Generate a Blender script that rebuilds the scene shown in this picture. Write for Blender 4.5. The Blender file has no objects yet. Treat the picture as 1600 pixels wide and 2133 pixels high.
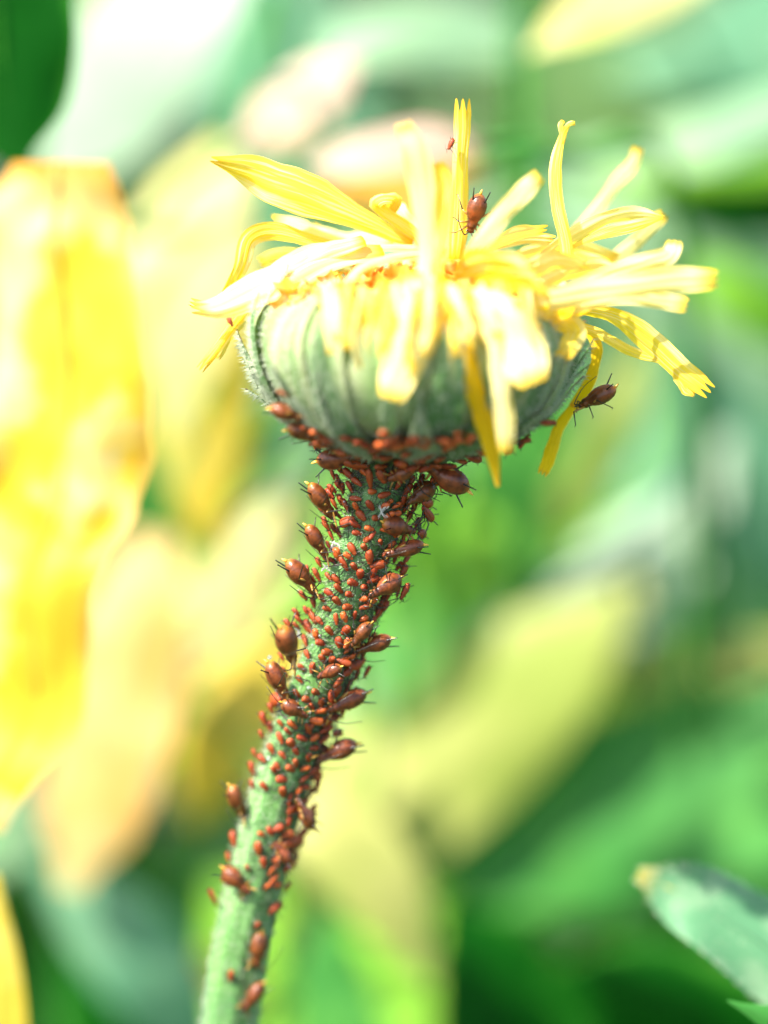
import bpy, math, random
from mathutils import Vector, Matrix, noise

random.seed(7)
PI = math.pi
R = math.radians
scene = bpy.context.scene
col = scene.collection
scene.unit_settings.scale_length = 0.01            # one unit is one centimetre

# ------------------------------------------------------------------ camera, sky, sun, exposure
DIST = 30.0                  # camera to plane of focus, cm
PXC = 8.0 / 2133.0           # cm per photo pixel in the plane of focus
PITCH = R(14)
RIGHT = Vector((1, 0, 0))
FWD = Vector((0, math.cos(PITCH), -math.sin(PITCH)))
UP = Vector((0, math.sin(PITCH), math.cos(PITCH)))
FOCUS = Vector((0, 0, 28.0))
CAMLOC = FOCUS - FWD * DIST

cd = bpy.data.cameras.new('camera')
cam = bpy.data.objects.new('camera', cd)
col.objects.link(cam)
cam.location = CAMLOC
cam.rotation_euler = (PI / 2 - PITCH, 0, 0)
cd.sensor_fit = 'VERTICAL'
cd.sensor_height = 24
cd.sensor_width = 18
cd.lens = 24 * DIST / 8.0
cd.clip_start = 0.5
cd.clip_end = 20000
cd.dof.use_dof = True
cd.dof.focus_distance = DIST
cd.dof.aperture_fstop = 0.047
cd.dof.aperture_blades = 0
scene.camera = cam

SUN_DIR = Vector((-0.50, -0.34, 0.80)).normalized()     # towards the sun
elev = math.asin(SUN_DIR.z)
azim = math.atan2(SUN_DIR.x, SUN_DIR.y)
world = bpy.data.worlds.new('World')
scene.world = world
world.use_nodes = True
wn = world.node_tree
for n in list(wn.nodes):
    wn.nodes.remove(n)
wo = wn.nodes.new('ShaderNodeOutputWorld')
wb = wn.nodes.new('ShaderNodeBackground')
ws = wn.nodes.new('ShaderNodeTexSky')
ws.sky_type = 'NISHITA'
ws.sun_disc = False
ws.sun_elevation = elev
ws.sun_rotation = azim
ws.dust_density = 2.0
wb.inputs['Strength'].default_value = 0.13
wn.links.new(ws.outputs[0], wb.inputs[0])
wn.links.new(wb.outputs[0], wo.inputs[0])

sl = bpy.data.lights.new('sun', 'SUN')
sl.energy = 4.6
sl.angle = R(0.5)
sl.color = (1.0, 0.95, 0.86)
so = bpy.data.objects.new('sun', sl)
col.objects.link(so)
so.location = (-40, -30, 90)
so.rotation_euler = (-SUN_DIR).to_track_quat('-Z', 'Y').to_euler()

vs = scene.view_settings
vs.view_transform = 'Standard'
vs.look = 'None'
vs.gamma = 1.0
vs.exposure = 1.86
vs.use_curve_mapping = False
scene.cycles.use_denoising = True
scene.cycles.max_bounces = 8
scene.cycles.transmission_bounces = 6
scene.cycles.sample_clamp_indirect = 6


# ------------------------------------------------------------------ frames and helpers
def W(px, py, d=0.0):
    k = (DIST + d)
    return CAMLOC + FWD * k + RIGHT * ((px - 800) * PXC * k / DIST) + UP * ((1066.5 - py) * PXC * k / DIST)


def wid(px, d=0.0):
    return px * PXC * (DIST + d) / DIST


def lerp(a, b, t):
    return a + (b - a) * t


def table(tab, x):
    if x <= tab[0][0]:
        return tab[0][1]
    for (x0, y0), (x1, y1) in zip(tab, tab[1:]):
        if x <= x1:
            t = (x - x0) / (x1 - x0)
            return y0 + (y1 - y0) * t
    return tab[-1][1]


def smooth_table(tab, x):
    n = len(tab)
    if x <= tab[0][0]:
        return tab[0][1]
    if x >= tab[-1][0]:
        return tab[-1][1]
    for i in range(n - 1):
        if x <= tab[i + 1][0]:
            break
    p0, p1, p2, p3 = tab[max(i - 1, 0)][1], tab[i][1], tab[i + 1][1], tab[min(i + 2, n - 1)][1]
    t = (x - tab[i][0]) / (tab[i + 1][0] - tab[i][0])
    return 0.5 * ((2 * p1) + (-p0 + p2) * t + (2 * p0 - 5 * p1 + 4 * p2 - p3) * t * t + (-p0 + 3 * p1 - 3 * p2 + p3) * t ** 3)


def catmull(pts, n):
    """n+1 points along a Catmull-Rom curve through pts (Vectors), even in control parameter."""
    m = len(pts)
    ext = [pts[0] * 2 - pts[1]] + list(pts) + [pts[-1] * 2 - pts[-2]]
    out = []
    for i in range(n + 1):
        u = i / n * (m - 1)
        k = min(int(u), m - 2)
        t = u - k
        p0, p1, p2, p3 = ext[k], ext[k + 1], ext[k + 2], ext[k + 3]
        out.append(0.5 * ((2 * p1) + (p2 - p0) * t + (2 * p0 - 5 * p1 + 4 * p2 - p3) * t * t + (3 * p1 - p0 - 3 * p2 + p3) * t ** 3))
    return out


class MB:
    """collects vertices, faces, uvs and material indices for ONE mesh"""
    def __init__(s):
        s.v, s.f, s.uv, s.m = [], [], [], []

    def face(s, idx, uvs=None, m=0):
        s.f.append(idx)
        s.uv.append(uvs or [(0, 0)] * len(idx))
        s.m.append(m)

    def grid(s, rows, closed=False, m=0, flip=False):
        b = len(s.v)
        nr, nc = len(rows), len(rows[0])
        for r_ in rows:
            s.v.extend(r_)
        cc = nc if closed else nc - 1
        for i in range(nr - 1):
            for j in range(cc):
                j2 = (j + 1) % nc
                q = [b + i * nc + j, b + i * nc + j2, b + (i + 1) * nc + j2, b + (i + 1) * nc + j]
                u = [(j / cc, i / (nr - 1)), ((j + 1) / cc, i / (nr - 1)), ((j + 1) / cc, (i + 1) / (nr - 1)), (j / cc, (i + 1) / (nr - 1))]
                if flip:
                    q.reverse(); u.reverse()
                s.face(q, u, m)
        return b

    def tube(s, pts, radii, sides=8, m=0, cap=True):
        n = len(pts)
        t0 = (pts[1] - pts[0]).normalized()
        a = t0.orthogonal().normalized()
        rows = []
        for i, p in enumerate(pts):
            t = (pts[min(i + 1, n - 1)] - pts[max(i - 1, 0)])
            if t.length < 1e-9:
                t = t0.copy()
            t.normalize()
            a = (a - t * a.dot(t))
            if a.length < 1e-6:
                a = t.orthogonal()
            a.normalize()
            bb = t.cross(a)
            r_ = radii[i] if hasattr(radii, '__len__') else radii
            rows.append([p + (a * math.cos(2 * PI * k / sides) + bb * math.sin(2 * PI * k / sides)) * r_ for k in range(sides)])
        b = s.grid(rows, closed=True, m=m)
        if cap:
            s.face([b + k for k in range(sides)][::-1], None, m)
            e = b + (n - 1) * sides
            s.face([e + k for k in range(sides)], None, m)

    def ball(s, c, r_, seg=8, ring=5, m=0, sc=(1, 1, 1)):
        rows = []
        for i in range(ring + 1):
            th = PI * i / ring
            rr = max(math.sin(th), 0.02)
            rows.append([c + Vector((rr * math.cos(2 * PI * k / seg) * r_ * sc[0], rr * math.sin(2 * PI * k / seg) * r_ * sc[1], math.cos(th) * r_ * sc[2])) for k in range(seg)])
        s.grid(rows, closed=True, m=m, flip=True)

    def hair(s, p, d, r_, m=0):
        a = d.orthogonal().normalized()
        bb = d.normalized().cross(a)
        b = len(s.v)
        for k in range(3):
            s.v.append(p + (a * math.cos(2.0944 * k) + bb * math.sin(2.0944 * k)) * r_)
        s.v.append(p + d)
        for k in range(3):
            s.face((b + k, b + (k + 1) % 3, b + 3), None, m)

    def mesh(s, name, mats, origin=None, smooth=True):
        me = bpy.data.meshes.new(name)
        vv = s.v if origin is None else [v - origin for v in s.v]
        me.from_pydata([tuple(v) for v in vv], [], s.f)
        ul = me.uv_layers.new(name='UVMap')
        flat = [c for face in s.uv for uv in face for c in uv]
        ul.data.foreach_set('uv', flat)
        me.polygons.foreach_set('material_index', s.m)
        me.polygons.foreach_set('use_smooth', [smooth] * len(s.f))
        for mt in (mats if isinstance(mats, (list, tuple)) else [mats]):
            me.materials.append(mt)
        me.update()
        return me


def link(name, me, parent=None, loc=None, kind=None):
    o = bpy.data.objects.new(name, me)
    col.objects.link(o)
    if parent is not None:
        o.parent = parent
    if loc is not None:
        o.location = loc
    if kind:
        o['kind'] = kind
    return o


def build(name, mb, mats, parent, origin=None, kind=None, smooth=True):
    """ONE mesh object; origin is the parent's world location"""
    return link(name, mb.mesh(name, mats, origin, smooth), parent, None if parent is not None else origin, kind)


def thing(name, label, cat, loc, group=None):
    o = bpy.data.objects.new(name, None)
    o.empty_display_size = 0.1
    col.objects.link(o)
    o.location = loc
    o['label'] = label
    o['category'] = cat
    if group:
        o['group'] = group
    return o


# ------------------------------------------------------------------ materials
def new_mat(name):
    m = bpy.data.materials.new(name)
    m.use_nodes = True
    nt = m.node_tree
    for n in list(nt.nodes):
        nt.nodes.remove(n)
    out = nt.nodes.new('ShaderNodeOutputMaterial')
    return m, nt, out


def N(nt, kind, **kw):
    n = nt.nodes.new(kind)
    for k, v in kw.items():
        if k in ('operation', 'blend_type', 'data_type', 'wave_type', 'bands_direction', 'noise_dimensions', 'feature', 'interpolation_type'):
            setattr(n, k, v)
        else:
            n.inputs[k.replace('_', ' ')].default_value = v
    return n


def mixc(nt, fac, a, b):
    n = nt.nodes.new('ShaderNodeMix')
    n.data_type = 'RGBA'
    for sock, val in ((n.inputs[0], fac), (n.inputs[6], a), (n.inputs[7], b)):
        if hasattr(val, 'is_output'):
            nt.links.new(val, sock)
        elif isinstance(val, tuple):
            sock.default_value = (*val, 1) if len(val) == 3 else val
        else:
            sock.default_value = val
    return n.outputs[2]


def maprange(nt, src, a, b, c=0.0, d=1.0):
    n = nt.nodes.new('ShaderNodeMapRange')
    n.inputs[1].default_value = a
    n.inputs[2].default_value = b
    n.inputs[3].default_value = c
    n.inputs[4].default_value = d
    nt.links.new(src, n.inputs[0])
    return n.outputs[0]


def noise_tex(nt, scale, detail=3.0, coord='Object', stretch=None):
    tc = nt.nodes.new('ShaderNodeTexCoord')
    src = tc.outputs[coord]
    if stretch:
        mp = nt.nodes.new('ShaderNodeMapping')
        mp.inputs['Scale'].default_value = stretch
        nt.links.new(src, mp.inputs[0])
        src = mp.outputs[0]
    n = nt.nodes.new('ShaderNodeTexNoise')
    n.inputs['Scale'].default_value = scale
    n.inputs['Detail'].default_value = detail
    nt.links.new(src, n.inputs['Vector'])
    return n.outputs['Fac']


def sheet_mat(name, front, trans, mixf=0.4, rough=0.5, spec=0.4, tint=None, tint_lo=0.5, tint_hi=0.65, nscale=1.5, ridges=0.0, tipcol=None, basecol=None, sheen=0.0, nstretch=None, streak=False, edgecol=None):
    """a leaf or petal: principled on top, translucent through"""
    m, nt, out = new_mat(name)
    bs = nt.nodes.new('ShaderNodeBsdfPrincipled')
    tr = nt.nodes.new('ShaderNodeBsdfTranslucent')
    mx = nt.nodes.new('ShaderNodeMixShader')
    mx.inputs[0].default_value = mixf
    bs.inputs['Roughness'].default_value = rough
    bs.inputs['Specular IOR Level'].default_value = spec
    bs.inputs['Sheen Weight'].default_value = sheen
    c, c2 = front, trans
    if tint:
        nz = maprange(nt, noise_tex(nt, nscale, 4.0, 'UV', (11, 2.2, 1)) if streak else noise_tex(nt, nscale, 4.0, 'Object', nstretch), tint_lo, tint_hi)
        c = mixc(nt, nz, front, tint)
        c2 = mixc(nt, nz, trans, tuple(x * 1.05 for x in tint))
    uv = nt.nodes.new('ShaderNodeTexCoord')
    sx = nt.nodes.new('ShaderNodeSeparateXYZ')
    nt.links.new(uv.outputs['UV'], sx.inputs[0])
    if tipcol:
        f = maprange(nt, sx.outputs[1], 0.88, 0.99)
        c = mixc(nt, f, c, tipcol); c2 = mixc(nt, f, c2, tipcol)
    if basecol:
        f = maprange(nt, sx.outputs[1], 0.12, 0.01)
        c = mixc(nt, f, c, basecol); c2 = mixc(nt, f, c2, basecol)
    if edgecol:
        e1 = nt.nodes.new('ShaderNodeMath'); e1.operation = 'SUBTRACT'; e1.inputs[1].default_value = 0.5
        nt.links.new(sx.outputs[0], e1.inputs[0])
        e2 = nt.nodes.new('ShaderNodeMath'); e2.operation = 'ABSOLUTE'
        nt.links.new(e1.outputs[0], e2.inputs[0])
        e3 = nt.nodes.new('ShaderNodeMath'); e3.operation = 'MULTIPLY_ADD'; e3.inputs[1].default_value = 0.28
        nt.links.new(noise_tex(nt, 1.3, 3.0), e3.inputs[0]); nt.links.new(e2.outputs[0], e3.inputs[2])
        f = maprange(nt, e3.outputs[0], 0.54, 0.66, 0, 0.8)
        c = mixc(nt, f, c, edgecol); c2 = mixc(nt, f, c2, edgecol)
    for sock, v in ((bs.inputs['Base Color'], c), (tr.inputs['Color'], c2)):
        if hasattr(v, 'is_output'):
            nt.links.new(v, sock)
        else:
            sock.default_value = (*v, 1)
    if ridges:
        nz2 = noise_tex(nt, 1.0, 2.0, 'UV', (22, 1.2, 1))
        bp = nt.nodes.new('ShaderNodeBump')
        bp.inputs['Strength'].default_value = ridges
        bp.inputs['Distance'].default_value = 0.02
        nt.links.new(nz2, bp.inputs['Height'])
        nt.links.new(bp.outputs[0], bs.inputs['Normal'])
        nt.links.new(bp.outputs[0], tr.inputs['Normal'])
    nt.links.new(bs.outputs[0], mx.inputs[1])
    nt.links.new(tr.outputs[0], mx.inputs[2])
    nt.links.new(mx.outputs[0], out.inputs[0])
    return m


def body_mat(name, base, dark, rough=0.3, sss=0.15, rnd=0.0, scale=9.0, tailcol=None, coat=0.0):
    m, nt, out = new_mat(name)
    bs = nt.nodes.new('ShaderNodeBsdfPrincipled')
    nz = maprange(nt, noise_tex(nt, scale, 4.0), 0.35, 0.68)
    c = mixc(nt, nz, base, dark)
    if rnd:
        oi = nt.nodes.new('ShaderNodeObjectInfo')
        c = mixc(nt, maprange(nt, oi.outputs['Random'], 0, 1, 0, rnd), c, (dark[0] * 1.6, dark[1] * 3.2, dark[2]))
    if tailcol:
        uv = nt.nodes.new('ShaderNodeTexCoord')
        sx = nt.nodes.new('ShaderNodeSeparateXYZ')
        nt.links.new(uv.outputs['UV'], sx.inputs[0])
        c = mixc(nt, maprange(nt, sx.outputs[1], 0.16, 0.0, 0, 0.85), c, tailcol)
    nt.links.new(c, bs.inputs['Base Color'])
    bs.inputs['Roughness'].default_value = rough
    bs.inputs['Specular IOR Level'].default_value = 0.28
    bs.inputs['Coat Weight'].default_value = coat
    bs.inputs['Coat Roughness'].default_value = 0.12
    bs.inputs['Subsurface Weight'].default_value = sss
    bs.inputs['Subsurface Radius'].default_value = (0.05, 0.02, 0.01)
    bs.inputs['Subsurface Scale'].default_value = 0.5
    bp = nt.nodes.new('ShaderNodeBump')
    bp.inputs['Strength'].default_value = 0.4
    bp.inputs['Distance'].default_value = 0.010
    nt.links.new(noise_tex(nt, scale * 3, 3.0), bp.inputs['Height'])
    nt.links.new(bp.outputs[0], bs.inputs['Normal'])
    nt.links.new(bs.outputs[0], out.inputs[0])
    return m


def simple_mat(name, c, rough=0.5, spec=0.5, trans=0.0):
    m, nt, out = new_mat(name)
    bs = nt.nodes.new('ShaderNodeBsdfPrincipled')
    bs.inputs['Base Color'].default_value = (*c, 1)
    bs.inputs['Roughness'].default_value = rough
    bs.inputs['Specular IOR Level'].default_value = spec
    bs.inputs['Transmission Weight'].default_value = trans
    nt.links.new(bs.outputs[0], out.inputs[0])
    return m


M = {}
M['petal'] = sheet_mat('petal', (0.88, 0.65, 0.07), (0.98, 0.74, 0.0), 0.48, 0.6, 0.12, tint=(0.90, 0.79, 0.38), tint_lo=0.5, tint_hi=0.72, nscale=1.0, ridges=0.4, tipcol=(0.85, 0.50, 0.03), basecol=(0.85, 0.46, 0.01), streak=True)
M['petal_pale'] = sheet_mat('petal_pale', (0.90, 0.78, 0.34), (0.95, 0.78, 0.05), 0.38, 0.6, 0.12, tint=(0.88, 0.64, 0.05), tint_lo=0.52, tint_hi=0.76, nscale=1.0, ridges=0.4, tipcol=(0.86, 0.55, 0.04), basecol=(0.85, 0.52, 0.02), streak=True)
M['petal_deep'] = sheet_mat('petal_deep', (0.82, 0.50, 0.01), (0.95, 0.64, 0.0), 0.45, 0.6, 0.12, ridges=0.4, tipcol=(0.80, 0.42, 0.02))
M['floret'] = sheet_mat('floret', (0.80, 0.30, 0.03), (0.9, 0.36, 0.01), 0.3, 0.5, 0.3, tint=(0.85, 0.62, 0.2), nscale=4)
M['hair'] = sheet_mat('plant_hair', (0.62, 0.68, 0.50), (0.6, 0.68, 0.42), 0.4, 0.4, 0.4)
M['head_hair'] = sheet_mat('head_hair', (0.55, 0.60, 0.44), (0.5, 0.6, 0.38), 0.4, 0.5, 0.2)
M['leghair'] = simple_mat('bristle', (0.02, 0.02, 0.015), 0.4)


def stem_mat(name, a, b, pale):
    m, nt, out = new_mat(name)
    bs = nt.nodes.new('ShaderNodeBsdfPrincipled')
    nz = maprange(nt, noise_tex(nt, 2.0, 5.0), 0.38, 0.66)
    c = mixc(nt, nz, a, b)
    nz2 = maprange(nt, noise_tex(nt, 1.0, 2.0, 'UV', (16, 3, 1)), 0.52, 0.68, 0, 0.6)
    c = mixc(nt, nz2, c, pale)
    nt.links.new(c, bs.inputs['Base Color'])
    bs.inputs['Roughness'].default_value = 0.5
    bs.inputs['Sheen Weight'].default_value = 0.2
    bs.inputs['Sheen Tint'].default_value = (0.8, 0.9, 0.75, 1)
    bs.inputs['Subsurface Weight'].default_value = 0.2
    bs.inputs['Subsurface Radius'].default_value = (0.08, 0.15, 0.04)
    bs.inputs['Subsurface Scale'].default_value = 0.5
    bp = nt.nodes.new('ShaderNodeBump')
    bp.inputs['Strength'].default_value = 0.5
    bp.inputs['Distance'].default_value = 0.010
    nt.links.new(noise_tex(nt, 1.0, 4.0, 'UV', (60, 120, 1)), bp.inputs['Height'])
    nt.links.new(bp.outputs[0], bs.inputs['Normal'])
    nt.links.new(bs.outputs[0], out.inputs[0])
    return m


M['stem'] = stem_mat('stem', (0.095, 0.22, 0.045), (0.055, 0.16, 0.04), (0.20, 0.34, 0.13))


def bract_mat(name, mid, margin, trans, w0, w1):
    """a bract: green down the middle, a pale papery margin along both edges"""
    m, nt, out = new_mat(name)
    bs = nt.nodes.new('ShaderNodeBsdfPrincipled')
    tr = nt.nodes.new('ShaderNodeBsdfTranslucent')
    mx = nt.nodes.new('ShaderNodeMixShader')
    mx.inputs[0].default_value = 0.25
    tc = nt.nodes.new('ShaderNodeTexCoord')
    sx = nt.nodes.new('ShaderNodeSeparateXYZ')
    nt.links.new(tc.outputs['UV'], sx.inputs[0])
    s1 = nt.nodes.new('ShaderNodeMath'); s1.operation = 'SUBTRACT'; s1.inputs[1].default_value = 0.5
    nt.links.new(sx.outputs[0], s1.inputs[0])
    s2 = nt.nodes.new('ShaderNodeMath'); s2.operation = 'ABSOLUTE'
    nt.links.new(s1.outputs[0], s2.inputs[0])
    nz = noise_tex(nt, 7.0, 4.0)
    s3 = nt.nodes.new('ShaderNodeMath'); s3.operation = 'MULTIPLY_ADD'
    s3.inputs[1].default_value = 0.22
    nt.links.new(nz, s3.inputs[0]); nt.links.new(s2.outputs[0], s3.inputs[2])
    f = maprange(nt, s3.outputs[0], w0, w1)
    c = mixc(nt, f, mid, margin)
    nz3 = maprange(nt, noise_tex(nt, 3.0, 5.0), 0.4, 0.7, 0, 0.5)
    c = mixc(nt, nz3, c, tuple(x * 0.6 for x in mid))
    tipf = maprange(nt, sx.outputs[1], 0.93, 1.0, 0, 0.8)
    c = mixc(nt, tipf, c, (0.30, 0.10, 0.09))
    nt.links.new(c, bs.inputs['Base Color'])
    tr.inputs[0].default_value = (*trans, 1)
    bs.inputs['Roughness'].default_value = 0.5
    bs.inputs['Sheen Weight'].default_value = 0.05
    bs.inputs['Specular IOR Level'].default_value = 0.2
    bp = nt.nodes.new('ShaderNodeBump')
    bp.inputs['Strength'].default_value = 0.7
    bp.inputs['Distance'].default_value = 0.012
    nt.links.new(noise_tex(nt, 18.0, 4.0), bp.inputs['Height'])
    nt.links.new(bp.outputs[0], bs.inputs['Normal'])
    nt.links.new(bs.outputs[0], mx.inputs[1]); nt.links.new(tr.outputs[0], mx.inputs[2])
    nt.links.new(mx.outputs[0], out.inputs[0])
    return m


M['bract'] = bract_mat('bract', (0.085, 0.20, 0.055), (0.21, 0.32, 0.12), (0.15, 0.35, 0.06), 0.50, 0.64)
M['bract_pale'] = bract_mat('bract_pale', (0.20, 0.31, 0.11), (0.42, 0.46, 0.24), (0.35, 0.55, 0.10), 0.20, 0.50)

M['adult'] = body_mat('aphid_brown', (0.21, 0.050, 0.013), (0.060, 0.014, 0.006), 0.38, 0.2, 0.3, 6.0, (0.48, 0.18, 0.02), 0.2)
M['nymph'] = body_mat('aphid_red', (0.34, 0.042, 0.009), (0.15, 0.020, 0.007), 0.42, 0.2, 0.5, 12.0, (0.45, 0.09, 0.015), 0.08)
M['leg_amber'] = simple_mat('leg_amber', (0.32, 0.17, 0.03), 0.35)
M['leg_dark'] = simple_mat('leg_dark', (0.022, 0.016, 0.010), 0.35)
M['cornicle'] = simple_mat('cornicle_black', (0.008, 0.009, 0.008), 0.3)
M['cauda'] = simple_mat('cauda_yellow', (0.62, 0.36, 0.05), 0.4)
M['eye'] = simple_mat('eye_dark', (0.012, 0.004, 0.003), 0.15)
M['drop'] = simple_mat('honeydew', (0.95, 0.95, 0.95), 0.02, 0.8, 0.9)
M['skin'] = sheet_mat('shed_skin', (0.50, 0.49, 0.44), (0.5, 0.5, 0.42), 0.35, 0.35, 0.6)


# ------------------------------------------------------------------ ground and far vegetation
def ground_mat():
    m, nt, out = new_mat('soil')
    bs = nt.nodes.new('ShaderNodeBsdfPrincipled')
    c = mixc(nt, maprange(nt, noise_tex(nt, 0.6, 8.0), 0.35, 0.65), (0.05, 0.038, 0.022), (0.04, 0.08, 0.02))
    nt.links.new(c, bs.inputs['Base Color'])
    bs.inputs['Roughness'].default_value = 0.95
    bp = nt.nodes.new('ShaderNodeBump')
    bp.inputs['Distance'].default_value = 0.6
    nt.links.new(noise_tex(nt, 1.5, 8.0), bp.inputs['Height'])
    nt.links.new(bp.outputs[0], bs.inputs['Normal'])
    nt.links.new(bs.outputs[0], out.inputs[0])
    return m


g = MB()
rows = []
xs = [-6000, -600, -120] + [-60 + 6 * i for i in range(21)] + [120, 600, 6000]
ys = [-6000, -600, -120] + [-60 + 8 * i for i in range(26)] + [240, 900, 9000]
for y in ys:
    rows.append([Vector((x, y, 0.9 * noise.noise(Vector((x * 0.11, y * 0.11, 0))) if abs(x) < 130 and abs(y) < 200 else 0.0)) for x in xs])
g.grid(rows)
build('ground', g, ground_mat(), None, kind='structure')


def blade_rows(pts, widths, rolls, curl, ncol, teeth=0.0, ruffle=0.0, seed=0, ref=None, fold=0.0):
    """surface of a petal or leaf along world points; the side vector lies in the plane of the photo turned by roll about the blade's line"""
    n = len(pts) - 1
    rows = []
    rr = random.Random(seed)
    ph = rr.random() * 6
    for i, p in enumerate(pts):
        t = (pts[min(i + 1, n)] - pts[max(i - 1, 0)]).normalized()
        fwd = ref or FWD
        side = t.cross(fwd)
        if side.length < 0.15:
            side = t.cross(UP)
        side.normalize()
        nrm = side.cross(t).normalized()
        a = R(rolls[i])
        sd = side * math.cos(a) + nrm * math.sin(a)
        nn = sd.cross(t).normalized()
        w = widths[i]
        th = R(max(curl[i], 1.0))
        rad = (w / 2) / math.sin(min(th, PI / 2))
        row = []
        for j in range(ncol):
            v = -1 + 2 * j / (ncol - 1)
            off = sd * (rad * math.sin(v * th)) + nn * (rad * (1 - math.cos(v * th)))
            q = p + off
            if ruffle:
                q = q + nn * (ruffle * w * (v * v) * math.sin(i * 0.55 + ph + v * 1.3) + 0.6 * ruffle * w * noise.noise(q * 3.0))
                if fold:
                    q = q + nn * (fold * w * math.cos(3 * PI * v + 1.2 * math.sin(ph + i * 0.12)))
                    q = q + sd * (0.07 * w * noise.noise(Vector((i * 0.16, ph * 3, 0.0)))) + sd * (0.05 * w * v * noise.noise(Vector((i * 0.5, ph * 3 + 9, v))))
                    q = q + nn * (0.25 * w * noise.noise(Vector((i * 0.13, ph * 5, 4.0))) * (i / n))
            row.append(q)
        rows.append(row)
    if teeth:
        for j in range(ncol):
            v = -1 + 2 * j / (ncol - 1)
            cut = teeth * (1 - abs(math.cos(1.5 * PI * v)))
            old = [r_[j].copy() for r_ in rows]
            for i in range(n + 1):
                u = i / n
                k = u * (1 - cut * max(0.0, (u - 0.6) / 0.4)) * n
                a0 = min(int(k), n - 1)
                rows[i][j] = old[a0].lerp(old[a0 + 1], k - a0)
    return rows


def spread(vals, n, smooth=True):
    if not hasattr(vals, '__len__'):
        return [vals] * (n + 1)
    k = len(vals)
    tab = [(i / (k - 1), vals[i]) for i in range(k)]
    return [smooth_table(tab, i / n) for i in range(n + 1)]


PETAL_W = [0.35, 0.55, 0.8, 1.0, 1.0, 0.92, 0.75]


def ribbon(pp, w, roll=0, curl=35, ncol=13, n=22, teeth=0.0, ruffle=0.03, seed=0, wprof=PETAL_W, fold=0.0):
    pts = catmull([W(*p) for p in pp], n)
    ds = spread([p[2] for p in pp], n)
    ws = [max(a, 0.02) * wid(w, dd) for a, dd in zip(spread(wprof, n), ds)]
    return blade_rows(pts, ws, spread(roll, n), spread(curl, n), ncol, teeth, ruffle, seed, fold=fold)


# far foliage: leaves nobody could count, one object, real leaf-shaped faces standing on the ground
def leaf_verts(mb, c, t, s, L, w, bend):
    """a small pointed leaf of six faces"""
    nn = t.cross(s).normalized()
    mid = [c + t * (L * u) - nn * (bend * L * u * u) for u in (0, 0.3, 0.65, 1.0)]
    b = len(mb.v)
    ws = (0.06, 1.0, 0.8, 0.02)
    for q, k in zip(mid, ws):
        mb.v.extend([q - s * (w * k) + nn * (0.25 * w * k), q, q + s * (w * k) + nn * (0.25 * w * k)])
    for i in range(3):
        for j in range(2):
            a = b + i * 3 + j
            mb.face((a, a + 1, a + 4, a + 3), [(j / 2, i / 3), ((j + 1) / 2, i / 3), ((j + 1) / 2, (i + 1) / 3), (j / 2, (i + 1) / 3)], mb.cur)


def scatter(name, count, xr, yr, zf, Lr, mats, seed, label, cat='undergrowth'):
    rr = random.Random(seed)
    mb = MB()
    for _ in range(count):
        y = rr.uniform(*yr)
        x = rr.uniform(*xr) * (1 + y / 120)
        z = rr.uniform(*zf(x, y))
        L = rr.uniform(*Lr)
        az = rr.uniform(0, 2 * PI)
        el = rr.gauss(0.35, 0.45)
        t = Vector((math.cos(az) * math.cos(el), math.sin(az) * math.cos(el), math.sin(el)))
        s = t.cross(Vector((rr.gauss(0, .35), rr.gauss(0, .35), 1))).normalized()
        mb.cur = min(int(rr.random() * len(mats)), len(mats) - 1)
        leaf_verts(mb, Vector((x, y, z)), t, s, L, L * rr.uniform(0.22, 0.34), rr.uniform(-0.1, 0.4))
    o = build(name, mb, mats, None, kind='stuff')
    o['label'] = label
    o['category'] = cat
    return o


def leafm(name, c, k=1.0, trans=None, rough=0.5, spec=0.25, mixf=0.35, **kw):
    trans = trans or (c[0] * 1.1, c[1] * 1.25, c[2] * 0.6)
    return sheet_mat(name, c, trans, mixf, rough, spec, ridges=0.3, **kw)


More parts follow.
